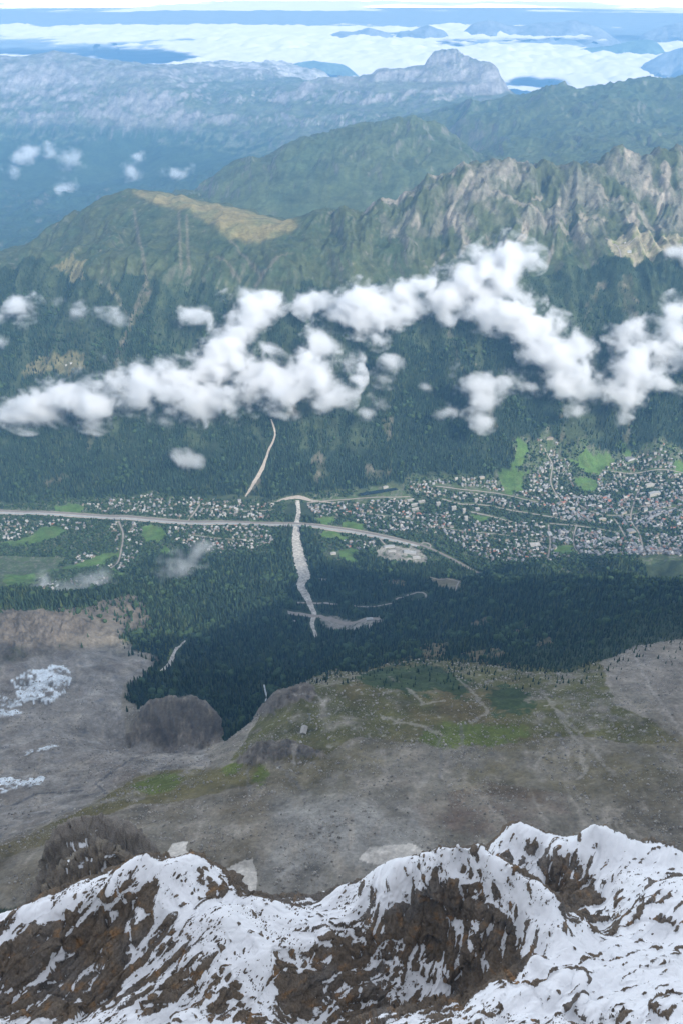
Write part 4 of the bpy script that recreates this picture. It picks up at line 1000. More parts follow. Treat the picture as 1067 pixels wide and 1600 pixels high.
def block(name, cat, label, u, v, w, d, h, rz, wall, roof, gable=0.0, floors=0, group=None):
    x, y = ground(u, v); BIG.append((x, y, max(w, d) / 2 + 5)); z = float(height(x, y))
    e = empty(name, (x, y, z), rz)
    tag(e, label, cat, group)
    if gable:
        bv, bf, rv, rf = house_arrays(w, d, h, gable, 1.2)
        obj('wall', mesh_from('wall', bv, bf, [wall], False), e); obj('roof', mesh_from('roof', rv, rf, [roof], False), e)
    else:
        vv, ff = prism(w, d, h, -5); obj('wall', mesh_from('wall', vv, ff, [wall], False), e)
        vv, ff = prism(w + 1.2, d + 1.2, .8, 0); r = obj('roof', mesh_from('roof', vv, ff, [roof], False), e, (0, 0, h + .004))
        vv, ff = prism(w * .25, d * .3, 2.5, 0); obj('stair_house', mesh_from('stair_house', vv, ff, [wall], False), r, (w * .15, 0, .804))
    Vs, Fs = [], []
    for k in range(floors):
        zz = 1.2 + k * (h - 1.0) / floors; n = max(3, int(w / 5))
        for s in (-1, 1):
            for q in range(n):
                vv, ff = prism(w / n * .6, .5, 1.6); add_arrays(Vs, Fs, vv, ff, ((q + .5) * w / n - w / 2, s * (d / 2 + .02), zz))
    if floors: obj('windows', mesh_from('windows', Vs, Fs, [M_GLASS], False), e)['kind'] = 'stuff'
    return e
W, R_ = WALLS, ROOFS
for i, (u, v) in enumerate([(641, 783), (647, 790), (658, 785), (648, 797)]):
    block('apartment_block', 'building', ['white slab block, furthest back of four beside red roofed hall', 'white slab block, second nearest to the red roofed hall', 'white slab block at the right end of the four', 'white slab block directly above the red roofed hall'][i], u, v, 46, 13, 13, .35, W[0], R_[4], floors=4, group='white slab blocks')
block('market_hall', 'building', 'low hall with bright red roof below the slab blocks', 654, 804, 30, 22, 6, .3, W[0], R_[3], 4.0)
for (u, v, w, d, h, lab) in [(684, 790, 26, 18, 24, 'pale tower block right of the slab blocks'), (708, 797, 28, 18, 26, 'white tower block left of the railway street'), (724, 801, 18, 16, 28, 'upper of two stacked white towers by the sports field'), (727, 813, 20, 18, 28, 'lower of two stacked white towers by the sports field'), (743, 784, 22, 18, 22, 'cream tower block beside the railway line'), (745, 797, 26, 18, 14, 'grey block between railway and sports field')]:
    block('tower_block', 'building', lab, u, v, w, d, h, .25, W[0] if 'grey' not in lab else W[3], R_[4], floors=6, group='tower blocks by the railway')
for (u, v, w, d, h, rz, wa_, ro_, gb, lab) in [(608, 855, 62, 16, 8, .15, W[3], R_[1], 3.0, 'long pale blue roofed depot hall below the main road'), (640, 864, 70, 26, 9, -.15, W[3], R_[1], 0, 'wide flat roofed depot hall beside the road junction'), (612, 862, 46, 14, 6, .1, W[3], R_[4], 2.0, 'narrow depot shed in front of long hall'), (650, 872, 44, 22, 7, .1, W[3], R_[4], 0, 'pale terminal shed at the depot yard'),
                                          (521, 866, 30, 16, 8, .2, W[0], R_[4], 4, 'lone white farm building in the meadow clearing'), (1021, 774, 78, 24, 20, .25, W[0], R_[1], 6, 'large white hotel at right with long cream front'), (1014, 760, 60, 20, 16, .3, W[0], R_[4], 5, 'white hotel wing above the large hotel'), (982, 717, 58, 46, 8, .5, W[3], R_[0], 5, 'broad grey roofed hall under the forest at right'),
                                          (858, 686, 46, 16, 12, .1, W[1], R_[2], 5, 'cream hotel at the top of the steep quarter'), (893, 797, 40, 16, 14, .2, W[1], R_[4], 4, 'long cream building in the town centre'), (940, 813, 46, 14, 12, .1, W[1], R_[4], 4, 'cream terrace at the lower edge of the centre'), (985, 832, 48, 34, 14, .2, W[1], R_[0], 6, 'courtyard block with dark roof in lower town'), (858, 835, 22, 44, 7, .05, W[3], R_[1], 0, 'pale blue flat hall beside straight street'), (835, 852, 60, 36, 8, .1, W[3], R_[4], 0, 'wide pale shopping hall above the spur'),
                                          (950, 845, 60, 14, 12, -.5, W[3], R_[0], 5, 'long dark roofed terrace slanting in lower town'), (602, 762, 34, 12, 8, .4, W[0], R_[4], 4, 'white building on the lake shore'), (770, 762, 24, 20, 10, .3, W[1], R_[4], 5, 'round looking cream house by the green slope'), (752, 747, 34, 14, 9, .3, W[1], R_[4], 4, 'cream chalet hotel at forest edge'),
                                          (577, 969, 30, 16, 9, .1, W[3], R_[1], 0, 'grey service building on the tunnel plaza'), (462, 972, 26, 9, 5, -.2, W[0], R_[4], 2, 'white shed left of the torrent bridge'),
                                          (982, 394, 34, 16, 10, .1, W[3], R_[4], 4, 'lift station with pale roof high on the ridge'), (976, 380, 14, 10, 5, .4, W[0], R_[4], 3, 'small white hut above the lift station'),
                                          (112, 568, 18, 10, 5, .5, W[0], R_[4], 3, 'white chalet in the high clearing, nearest the slope'), (104, 571, 14, 9, 5, .4, W[0], R_[4], 3, 'smaller white chalet in the high clearing')]:
    block('large_building' if w > 20 else 'hut', 'building', lab, u, v, w, d, h, rz, wa_, ro_, gb, floors=2 if w > 30 and h > 9 else 0)
rf_ = block('mountain_hut', 'hut', 'long grey roofed mountain hut on the grassy knoll', 475, 1143, 15, 26, 6, -.12, W[3], ROOFS[4], 4.5, 0)
obj('chimney', mesh_from('chimney', *prism(1.6, 1.6, 12.5, 7), [W[3]], False), rf_, (3, 6, 0))
block('hut', 'hut', 'tiny white shed just below the mountain hut', 470, 1161, 5, 5, 3, .2, W[0], ROOFS[4], 1.2)
# cable car pylon on the knoll
x, y = ground(484, 1126); z = float(height(x, y)); e = empty('cable_car_pylon', (x, y, z)); tag(e, 'dark lattice cable car pylon behind the mountain hut', 'pylon')
for sx in (-1, 1):
    for sy in (-1, 1):
        vv = [(sx * 3 + a, sy * 3 + c, -2) for a, c in ((-.35, -.35), (.35, -.35), (.35, .35), (-.35, .35))] + [(sx * .8 + a, sy * .8 + c, 24) for a, c in ((-.35, -.35), (.35, -.35), (.35, .35), (-.35, .35))]
        obj('leg', mesh_from('leg', vv, [(0, 1, 5, 4), (1, 2, 6, 5), (2, 3, 7, 6), (3, 0, 4, 7), (4, 5, 6, 7)], [M_STEEL], False), e)
for k in range(4):
    s = 3 - 2.2 * (k + .5) / 4; zz = 24 * (k + .5) / 4
    for q in range(4):
        vv, ff = prism(2 * s + .6, .4, .5); br = obj('brace', mesh_from('brace', vv, ff, [M_STEEL], False), e, (s * math.sin(q * math.pi / 2), s * math.cos(q * math.pi / 2), zz + .02 * q)); br.rotation_euler = (0, 0, q * math.pi / 2)
vv, ff = prism(11, 1.6, 1.2); obj('cross_arm', mesh_from('cross_arm', vv, ff, [M_STEEL], False), e, (0, 0, 24.01))

for x, y, r in BIG:
    d = np.hypot(HS[:, 0] - x, HS[:, 1] - y); kp = d > r + 6; HS = HS[kp]; HZ = HZ[kp]
# the 300 that show largest are individual houses, the rest one mass
view = (np.abs(HS[:, 0]) < HS[:, 1] * .47)
order = np.argsort(np.where(view, np.hypot(HS[:, 0], HS[:, 1]) / HS[:, 4], 1e9))
# take them spread over the quarters
first = set(order[:300].tolist())
protoW, protoR = {}, {}
wp = np.array([.36, .26, .22, .16]); rp = np.array([.38, .16, .22, .04, .20])
Vs, Fs, Ms = [], [], []
for i in range(len(HS)):
    x, y, rz, ti, sc = HS[i]; wi = rng.choice(4, p=wp); ri = rng.choice(5, p=rp if ti not in (11, 12) else [.55, .10, .25, .05, .05]); shape = rng.integers(3)
    w, d, h, rh = [(11, 13, 6, 3.6), (10, 16, 7.5, 3.2), (13, 12, 5.5, 4.2)][shape]
    if i in first:
        kw = (shape, wi); kr = (shape, ri)
        bv, bf, rv, rf = house_arrays(w, d, h, rh)
        if kw not in protoW: protoW[kw] = mesh_from('wall', bv, bf, [WALLS[wi]], False)
        if kr not in protoR: protoR[kr] = mesh_from('roof', rv, rf, [ROOFS[ri]], False)
        e = empty('house', (x, y, HZ[i]), rz); e.scale = (sc, sc, sc)
        obj('wall', protoW[kw], e); obj('roof', protoR[kr], e)
        rn = ['grey slate', 'pale metal', 'brown shingle', 'red tile', 'light'][ri]
        sz = 'big' if sc > 1.25 else ('small' if sc < 1.0 else 'mid-sized'); wn_ = ['white', 'cream', 'timber', 'grey'][wi]
        tag(e, '%s %s house, %s roof, %s' % (sz, wn_, rn, TOWNS[int(ti)][2]), 'house', '%s %s houses, %s roof, %s' % (sz, wn_, rn, TOWNS[int(ti)][2]))
    else:
        bv, bf, rv, rf = house_arrays(w, d, h, rh)
        c_, s_ = math.cos(rz) * sc, math.sin(rz) * sc
        def tr(vv): return [(x + a * c_ - b_ * s_, y + a * s_ + b_ * c_, HZ[i] + z_ * sc) for a, b_, z_ in vv]
        n = len(Vs); Vs += tr(bv); Fs += [tuple(k + n for k in q) for q in bf]; Ms += [wi] * len(bf)
        n = len(Vs); Vs += tr(rv); Fs += [tuple(k + n for k in q) for q in rf]; Ms += [4 + ri] * len(rf)
me = mesh_from('distant_houses', Vs, Fs, WALLS + ROOFS, False, Ms)
tag(obj('distant_houses', me), 'many far small houses of the valley town', kind='stuff')

# =====================================================================================
# FOREST
# =====================================================================================
def tree_mat(name, col, rnd):
    return plain(name, col, .35, .15, .95, .05, objrand=rnd)
M_SPRUCE = tree_mat('spruce_needles', (.030, .050, .027), .65)
M_LARCH = tree_mat('larch_needles', (.052, .070, .030), .45)
M_LEAF = tree_mat('broad_leaves', (.038, .062, .027), .45)
M_TRUNK = plain('bark', (.11, .085, .065), .2)

inF = (~nonforest & ~valley & (TY > 1850) & (TY < 4600) & (np.abs(AA) < .75))
inFar = farforest
dens = np.zeros(TX.shape, np.float32)
dens[inF] = .55 + .45 * smooth(-.35, .15, f1 + .5 * f2)[inF]
dens[inFar] = 1.0
dens *= 1 - .75 * (inFar & (TZ > 1200)) * smooth(.5, .75, streak)
dens *= 1 - .5 * smooth(.2, .5, f2) * inFar * (TZ > 1650)
dens *= 1 - .55 * smooth(.18, .5, f1 + .3 * f2) * inF * (TZ > 1500)
dens[shrub] = .0; dens[clear] = .4; dens[clear & (f1 > .12)] = .08; dens[alp] = .08
fringe = grassN & (TY > 1850); dens[fringe] = np.maximum(dens[fringe], .10)
valt = valley & ~meadow
dens[valt] = .66
spill = blur(inF.astype(np.float32), 20, 20, 2) * nonforest * ~glacier * (TY > 1500)
dens = np.maximum(dens, .75 * np.clip(spill * 1.2, 0, 1) ** 1.5 * smooth(-.3, .25, f1 + .3 * f2))
dens[heath] = .22
dens[cliffL] = 0.0
for m_ in PAV: dens[mask(m_)] = 0
def lookup(G, x, y):
    i = np.rint(np.interp(np.arctan2(x, y), AZ, np.arange(nA))).astype(int); j = np.rint(np.interp(np.hypot(x, y), RR, np.arange(nR))).astype(int)
    return G[j, i]
def scatter(x0, x1, y0, y1, sp, seed):
    r = np.random.default_rng(seed); nx, ny = int((x1 - x0) / sp), int((y1 - y0) / sp)
    gx, gy = np.meshgrid(np.arange(nx), np.arange(ny)); n = nx * ny
    px = x0 + (gx.ravel() + r.uniform(0, 1, n)) * sp; py = y0 + (gy.ravel() + r.uniform(0, 1, n)) * sp
    k = np.abs(px) < .50 * py + 150
    px, py = px[k], py[k]
    k = r.random(len(px)) < lookup(dens, px, py)
    return px[k], py[k]
sets = [scatter(-1600, 1600, 1600, 4100, 9.0, 1), scatter(-2400, 2400, 4100, 4850, 9.0, 2), scatter(-3600, 3600, 4850, 6900, 9.6, 3)]
tx = np.concatenate([s[0] for s in sets]); ty = np.concatenate([s[1] for s in sets])
ok = np.ones(len(tx), bool)
for c, w in LINES:
    lo, hi = c.min(0) - 60, c.max(0) + 60
    ids = np.nonzero((tx > lo[0]) & (tx < hi[0]) & (ty > lo[1]) & (ty < hi[1]))[0]
    for s in range(0, len(ids), 4000):
        k = ids[s:s + 4000]
        d = np.hypot(tx[k, None] - c[None, :, 0], ty[k, None] - c[None, :, 1]) - w[None]
        ok[k[d.min(1) < 2]] = False
for x, y, r in BIG: ok &= np.hypot(tx - x, ty - y) > r
hk = {}
for x, y in HS[:, :2]: hk.setdefault((int(x // 16), int(y // 16)), []).append((x, y))
vid = np.nonzero(ok & lookup(valley, tx, ty))[0]
for i in vid:
    a, b_ = int(tx[i] // 16), int(ty[i] // 16)
    for da in (-1, 0, 1):
        for db in (-1, 0, 1):
            for (x, y) in hk.get((a + da, b_ + db), ()):
                if abs(x - tx[i]) < 9 and abs(y - ty[i]) < 9: ok[i] = False
tx, ty = tx[ok], ty[ok]; tz = height(tx, ty); isv = lookup(valley, tx, ty)
trng = np.random.default_rng(5); leafy0 = np.zeros(len(tx), bool)
th_ = (11 + 27 * trng.random(len(tx)) ** 1.4) * (1 - .45 * smooth(1700, 2050, tz)) * np.where(isv, .62, np.where(leafy0, .6, 1)) * (1 + .2 * fbm(tx / 120, ty / 120, 505, 2))
leafy = (isv & (trng.random(len(tx)) < .55)) | (~isv & (tz < 1950) & (trng.random(len(tx)) < .02 + .22 * smooth(.05, .4, fbm(tx / 180, ty / 180, 509, 3)))); larch = ~leafy & (trng.random(len(tx)) < .10 + .35 * smooth(0, .35, fbm(tx / 260, ty / 260, 507, 3)))
# nearest conifers stand as individual trees
dist = np.hypot(tx, ty); cand = np.nonzero(~leafy & (np.abs(tx) < .43 * ty) & (th_ > 11))[0]
near300 = cand[np.argsort(dist[cand] - 25 * th_[cand])[:300]]
rest = np.ones(len(tx), bool); rest[near300] = False

def forest(name, sel, mat, kind, label):
    n = int(sel.sum()); me = bpy.data.meshes.new(name); me.vertices.add(n)
    me.vertices.foreach_set('co', np.column_stack([tx[sel], ty[sel], tz[sel] - .5]).astype(np.float32).ravel())
    wr = trng.uniform(.14, .20, n) if kind == 'cone' else trng.uniform(.38, .5, n)
    sc = np.column_stack([th_[sel] * wr, th_[sel] * wr, th_[sel]])
    a = me.attributes.new('scl', 'FLOAT_VECTOR', 'POINT'); a.data.foreach_set('vector', sc.astype(np.float32).ravel())
    a = me.attributes.new('rot', 'FLOAT_VECTOR', 'POINT'); a.data.foreach_set('vector', np.column_stack([trng.normal(0, .03, n), trng.normal(0, .03, n), trng.uniform(0, 6.28, n)]).astype(np.float32).ravel())
    o = obj(name, me); ng = bpy.data.node_groups.new(name, 'GeometryNodeTree')
    ng.interface.new_socket('Geometry', in_out='INPUT', socket_type='NodeSocketGeometry'); ng.interface.new_socket('Geometry', in_out='OUTPUT', socket_type='NodeSocketGeometry')
    nd, lk = ng.nodes, ng.links
    gi, go = nd.new('NodeGroupInput'), nd.new('NodeGroupOutput'); jn = nd.new('GeometryNodeJoinGeometry')
    if kind == 'cone':
        for z0, r0, dep in ((.10, 1.0, .45), (.34, .78, .38), (.60, .5, .40)):
            c = nd.new('GeometryNodeMeshCone'); c.inputs['Vertices'].default_value = 7; c.inputs['Radius Top'].default_value = 0.02; c.inputs['Radius Bottom'].default_value = r0; c.inputs['Depth'].default_value = dep
            t = nd.new('GeometryNodeTransform'); t.inputs['Translation'].default_value = (0, 0, z0); lk.new(c.outputs['Mesh'], t.inputs[0]); lk.new(t.outputs[0], jn.inputs[0])
    else:
        for (a_, b_, c_, r_) in ((0, 0, .5, 1.0), (.4, .2, .65, .7), (-.35, .3, .45, .75), (.1, -.4, .55, .7)):
            c = nd.new('GeometryNodeMeshIcoSphere'); c.inputs['Radius'].default_value = 1.0; c.inputs['Subdivisions'].default_value = 2
            t = nd.new('GeometryNodeTransform'); t.inputs['Translation'].default_value = (a_, b_, c_); t.inputs['Scale'].default_value = (r_ * .75, r_ * .75, r_ * .42); lk.new(c.outputs['Mesh'], t.inputs[0]); lk.new(t.outputs[0], jn.inputs[0])
    sm = nd.new('GeometryNodeSetMaterial'); sm.inputs['Material'].default_value = mat; lk.new(jn.outputs[0], sm.inputs[0])
    ip = nd.new('GeometryNodeInstanceOnPoints'); lk.new(gi.outputs[0], ip.inputs['Points']); lk.new(sm.outputs[0], ip.inputs['Instance'])
    for nm, sk in (('scl', 'Scale'), ('rot', 'Rotation')):
        na = nd.new('GeometryNodeInputNamedAttribute'); na.data_type = 'FLOAT_VECTOR'; na.inputs['Name'].default_value = nm
        if sk == 'Rotation':
            er = nd.new('FunctionNodeEulerToRotation'); lk.new(na.outputs['Attribute'], er.inputs[0]); lk.new(er.outputs[0], ip.inputs[sk])
        else: lk.new(na.outputs['Attribute'], ip.inputs[sk])
    lk.new(ip.outputs[0], go.inputs[0])
    md = o.modifiers.new('trees', 'NODES'); md.node_group = ng
    tag(o, label, kind='stuff'); return o
print('trees', len(tx), 'houses', len(HS))
forest('spruce_forest', rest & ~leafy & ~larch, M_SPRUCE, 'cone', 'dense dark spruce forest on the valley slopes')
forest('larch_trees', rest & larch, M_LARCH, 'cone', 'lighter green larches mixed into the forest')
forest('broadleaf_trees', rest & leafy, M_LEAF, 'ball', 'rounded broadleaf trees between the valley houses')

def conifer_mesh(seed):
    r = np.random.default_rng(seed); V, F = [], []
    for z0, r0, z1 in ((.08, 1.0, .40), (.24, .86, .56), (.40, .70, .70), (.55, .52, .84), (.70, .34, 1.0)):
        n = 9; b0 = len(V); ph = r.uniform(0, 6.28)
        for k in range(n):
            a = ph + k * 2 * math.pi / n; rr = r0 * (1 if k % 2 else .68) * r.uniform(.85, 1.15)
            V.append((rr * math.cos(a), rr * math.sin(a), z0 + r.uniform(-.03, .03)))
        V.append((0, 0, z1)); V.append((0, 0, z0 + .08))
        for k in range(n):
            F.append((b0 + k, b0 + (k + 1) % n, b0 + n)); F.append((b0 + (k + 1) % n, b0 + k, b0 + n + 1))
    return mesh_from('crown', V, F, [M_SPRUCE], False)
crowns = [conifer_mesh(k) for k in range(4)]
tv = [(.10 * math.cos(a), .10 * math.sin(a), z) for z in (-.04, .35) for a in np.arange(6) * math.pi / 3]
trunk = mesh_from('trunk', tv, [(k, (k + 1) % 6, 6 + (k + 1) % 6, 6 + k) for k in range(6)], [M_TRUNK], False)
MARKS = [(*ground(u, v), t) for u, v, t in ((266, 1040, 'beside the short pale stream bed'), (210, 1085, 'at the edge of the grey glacier rubble'), (275, 1095, 'above the dark cliff left of the ravine'), (345, 1120, 'on the rim between dark cliff and ravine'), (385, 1110, 'deep in the ravine under the knoll'), (415, 1080, 'next to the thin white waterfall'), (440, 1060, 'below the rocky side of the knoll'), (520, 1045, 'on the grassy top of the knoll'), (640, 1035, 'in the dark shrubs behind the knoll'), (745, 1045, 'by the pale gully right of the shrubs'), (860, 1055, 'at the forest edge above the stony fan'), (960, 1035, 'at the forest edge left of the scree'), (1040, 1005, 'on the pale scree at the right edge'))]
for i in near300:
    e = empty('conifer', (tx[i], ty[i], tz[i]), trng.uniform(0, 6.28)); e.scale = (th_[i] * .19, th_[i] * .19, th_[i])
    obj('crown', crowns[trng.integers(4)], e); obj('trunk', trunk, e)
    mk = min(MARKS, key=lambda q: math.hypot(q[0] - tx[i], q[1] - ty[i]))[2]
    look = 'tall' if th_[i] > 27 else ('mid-sized' if th_[i] > 19 else 'short')
    tag(e, '%s dark conifer %s' % (look, mk), 'tree', '%s conifers %s' % (look, mk))

def scattered(name, P_, S_, R_, mat, label):
    """real rocks set on points: one mass that nobody could count"""
    n = len(P_); me = bpy.data.meshes.new(name); me.vertices.add(n); me.vertices.foreach_set('co', np.asarray(P_, np.float32).ravel())
    a = me.attributes.new('scl', 'FLOAT_VECTOR', 'POINT'); a.data.foreach_set('vector', np.asarray(S_, np.float32).ravel())
    a = me.attributes.new('rot', 'FLOAT_VECTOR', 'POINT'); a.data.foreach_set('vector', np.asarray(R_, np.float32).ravel())
    o = obj(name, me); ng = bpy.data.node_groups.new(name, 'GeometryNodeTree')
    ng.interface.new_socket('Geometry', in_out='INPUT', socket_type='NodeSocketGeometry'); ng.interface.new_socket('Geometry', in_out='OUTPUT', socket_type='NodeSocketGeometry')
    nd, lk = ng.nodes, ng.links; gi, go = nd.new('NodeGroupInput'), nd.new('NodeGroupOutput')
    c = nd.new('GeometryNodeMeshIcoSphere'); c.inputs['Subdivisions'].default_value = 1
    sm = nd.new('GeometryNodeSetMaterial'); sm.inputs['Material'].default_value = mat; lk.new(c.outputs[0], sm.inputs[0])
    ip = nd.new('GeometryNodeInstanceOnPoints'); lk.new(gi.outputs[0], ip.inputs['Points']); lk.new(sm.outputs[0], ip.inputs['Instance'])
    for nm, sk in (('scl', 'Scale'), ('rot', 'Rotation')):
        na = nd.new('GeometryNodeInputNamedAttribute'); na.data_type = 'FLOAT_VECTOR'; na.inputs['Name'].default_value = nm
        if sk == 'Rotation':
            er = nd.new('FunctionNodeEulerToRotation'); lk.new(na.outputs['Attribute'], er.inputs[0]); lk.new(er.outputs[0], ip.inputs[sk])
        else: lk.new(na.outputs['Attribute'], ip.inputs[sk])
    lk.new(ip.outputs[0], go.inputs[0]); md = o.modifiers.new('scatter', 'NODES'); md.node_group = ng
    return tag(o, label, kind='stuff')

# boulders on the plateau and moraines
brng = np.random.default_rng(12)
bx_ = brng.uniform(-1300, 1300, 120000); by_ = brng.uniform(930, 2250, 120000)
k = (np.abs(bx_) < .62 * by_) & lookup(nonforest, bx_, by_) & ~lookup(snowp, bx_, by_) & ~lookup(shrub, bx_, by_) & ~lookup(cliffL, bx_, by_) & (fbm(bx_ / 120, by_ / 120, 601, 3) + .5 * fbm(bx_ / 30, by_ / 30, 603, 2) > brng.uniform(-.35, .4, 120000))
bx_, by_ = bx_[k][:34000], by_[k][:34000]
bz_ = height(bx_, by_); nb = len(bx_); bs = .45 + 3.4 * brng.random(nb) ** 9 + .8 * brng.random(nb)
scattered('boulders', np.column_stack([bx_, by_, bz_ + bs * .15]), np.column_stack([bs, bs * brng.uniform(.7, 1.2, nb), bs * .7]), brng.uniform(0, 6.28, (nb, 3)), plain('boulder_rock', (.32, .295, .26), .25, .3, objrand=.4), 'pale boulders strewn over the plateau')
# dark shards sticking out of the fresh snow, lying along the grain of the rock
jj = brng.integers(18, 430, 60000); kk = brng.integers(45, kA - 45, 60000)
pn = V_NEAR[jj, kk]; nn_ = nN[jj, kk]; sn_ = SN[jj, kk]
w_ = fbm(pn[:, 0] / 18, pn[:, 1] / 18, 611, 3) + .6 * fbm(pn[:, 0] / 5, pn[:, 1] / 5, 613, 2)
k = (sn_ > .9) & (nRR[jj] > 185) & (nRR[jj] < 440) & (w_ - .5 * fieldR[jj, kk] > brng.uniform(-.05, .75, 60000))
pn = pn[k][:5500]; ns = len(pn); ln_ = .2 + .4 * brng.random(ns) + 1.4 * brng.random(ns) ** 7
scattered('rock_shards', pn + np.array((0, 0, .03)), np.column_stack([ln_, ln_ * brng.uniform(.25, .5, ns), ln_ * brng.uniform(.25, .5, ns)]), np.column_stack([brng.normal(0, .3, ns), brng.normal(-.25, .3, ns), brng.normal(.9, .3, ns)]), plain('shard_rock', (.13, .105, .08), .3, .5, objrand=.5), 'small dark rock shards sticking out of the fresh snow')

# =====================================================================================
# CLOUDS
# =====================================================================================
def cloud_mat(name, dens):
    m = bpy.data.materials.new(name); m.use_nodes = True; nt = m.node_tree
    nt.nodes.remove(nt.nodes['Principled BSDF'])
    p = nt.nodes.new('ShaderNodeVolumePrincipled'); p.inputs['Color'].default_value = (1, 1, 1, 1); p.inputs['Anisotropy'].default_value = .25
    p.inputs['Density'].default_value = dens; p.inputs['Density Attribute'].default_value = 'density'
    nt.links.new(p.outputs[0], nt.nodes['Material Output'].inputs['Volume'])
    return m

def cloud(label, puffs, voxel=11.0, density=.042, off=230.0, nscale=150.0, seed=1, squash=.8, cover=0.0, soft=1.15):
    P_ = []
    for u, v, rp in puffs:
        gx, gy = ground(u, v); gd = math.hypot(gx, gy); gz = float(height(gx, gy))
        sl = math.sqrt(gd * gd + (CAM_Z - gz) ** 2); k = 1 - off / sl
        P_.append((gx * k, gy * k, CAM_Z + (gz - CAM_Z) * k, 1.12 * rp * sl * k / FPX))
    P_ = np.array(P_); pad = P_[:, 3].max() * .35 + 20
    lo = (P_[:, :3] - P_[:, 3:]).min(0) - pad; hi = (P_[:, :3] + P_[:, 3:]).max(0) + pad
    n = np.maximum(np.ceil((hi - lo) / voxel).astype(int) + 1, 4); hi = lo + (n - 1) * voxel
    ax = [lo[k] + np.arange(n[k]) * voxel for k in range(3)]
    X, Y, Z = np.meshgrid(*ax, indexing='ij'); X = X.astype(np.float32); Y = Y.astype(np.float32); Z = Z.astype(np.float32)
    S = np.full(X.shape, -1.0, np.float32)
    for x, y, z, r in P_:
        R = r * 1.5
        sl_ = tuple(slice(max(0, int((c - R - lo[k]) / voxel)), max(0, int((c + R - lo[k]) / voxel) + 2)) for k, c in enumerate((x, y, z)))
        d = np.sqrt((X[sl_] - x) ** 2 + ((Y[sl_] - y) / 1.0) ** 2 + ((Z[sl_] - z) / squash) ** 2) / r
        S[sl_] += np.clip(1 - d / 1.5, 0, 1) ** 2 * 2.2
    S = np.minimum(S + .5, .75); dn = np.zeros(X.shape, np.float32); m = S > -.48
    x, y, z = X[m], Y[m], Z[m]
    wx = .5 * nscale * fbm3(x / (nscale * .8), y / (nscale * .8), z / (nscale * .8), seed + 3, 2); x = x + wx; z = z - .6 * wx; y = y + .5 * wx
    nn = fbm3(x / nscale, y / nscale, z / (nscale * .75), seed, 6, .68)
    q = .8 * S[m] + 2.5 * nn + .06 + cover
    dn[m] = np.clip(q / soft, 0, 1) ** 1.9
    dn[[0, -1]] = 0; dn[:, [0, -1]] = 0; dn[:, :, [0, -1]] = 0
    me = bpy.data.meshes.new('cloud'); me.vertices.add(dn.size)
    a = me.attributes.new('dens', 'FLOAT', 'POINT'); a.data.foreach_set('value', dn.ravel(order='F'))
    me.vertices.foreach_set('co', np.tile(((lo + hi) / 2).astype(np.float32), dn.size))
    o = obj('cloud', me); ng = bpy.data.node_groups.new('cloud', 'GeometryNodeTree')
    ng.interface.new_socket('Geometry', in_out='INPUT', socket_type='NodeSocketGeometry'); ng.interface.new_socket('Geometry', in_out='OUTPUT', socket_type='NodeSocketGeometry')
    nd, lk = ng.nodes, ng.links; gi, go = nd.new('NodeGroupInput'), nd.new('NodeGroupOutput')
    vc = nd.new('GeometryNodeVolumeCube')
    vc.inputs['Min'].default_value = tuple(lo); vc.inputs['Max'].default_value = tuple(hi)
    for k, s in enumerate('XYZ'): vc.inputs['Resolution ' + s].default_value = int(n[k])
    pos_ = nd.new('GeometryNodeInputPosition')
    sb = nd.new('ShaderNodeVectorMath'); sb.operation = 'SUBTRACT'; lk.new(pos_.outputs[0], sb.inputs[0]); sb.inputs[1].default_value = tuple(lo)
    dv = nd.new('ShaderNodeVectorMath'); dv.operation = 'SCALE'; lk.new(sb.outputs[0], dv.inputs[0]); dv.inputs['Scale'].default_value = 1.0 / voxel
    sx = nd.new('ShaderNodeSeparateXYZ'); lk.new(dv.outputs[0], sx.inputs[0])
    def rnd(sock, mx):
        r = nd.new('ShaderNodeMath'); r.operation = 'ROUND'; lk.new(sock, r.inputs[0])
        c = nd.new('ShaderNodeClamp'); lk.new(r.outputs[0], c.inputs[0]); c.inputs[2].default_value = mx - 1; return c.outputs[0]
    def mad(a_, k_, b_):
        # integer arithmetic so that large indices stay exact
        m1 = nd.new('FunctionNodeIntegerMath'); m1.operation = 'MULTIPLY'; lk.new(a_, m1.inputs[0]); m1.inputs[1].default_value = int(k_)
        m2 = nd.new('FunctionNodeIntegerMath'); m2.operation = 'ADD'; lk.new(m1.outputs[0], m2.inputs[0]); lk.new(b_, m2.inputs[1]); return m2.outputs[0]
    ix, iy, iz = rnd(sx.outputs[0], n[0]), rnd(sx.outputs[1], n[1]), rnd(sx.outputs[2], n[2])
    ind = mad(mad(iz, n[1], iy), n[0], ix)
    si = nd.new('GeometryNodeSampleIndex'); si.data_type = 'FLOAT'; si.domain = 'POINT'; lk.new(gi.outputs[0], si.inputs['Geometry'])
    na = nd.new('GeometryNodeInputNamedAttribute'); na.data_type = 'FLOAT'; na.inputs['Name'].default_value = 'dens'
    lk.new(na.outputs['Attribute'], si.inputs['Value']); lk.new(ind, si.inputs['Index']); lk.new(si.outputs[0], vc.inputs['Density'])
    smn = nd.new('GeometryNodeSetMaterial'); smn.inputs['Material'].default_value = cloud_mat('cloud_vapour', density); lk.new(vc.outputs[0], smn.inputs[0])
    lk.new(smn.outputs[0], go.inputs[0])
    md = o.modifiers.new('vapour', 'NODES'); md.node_group = ng
    tag(o, label, 'cloud', 'clouds drifting below the viewpoint', 'stuff')
    return o

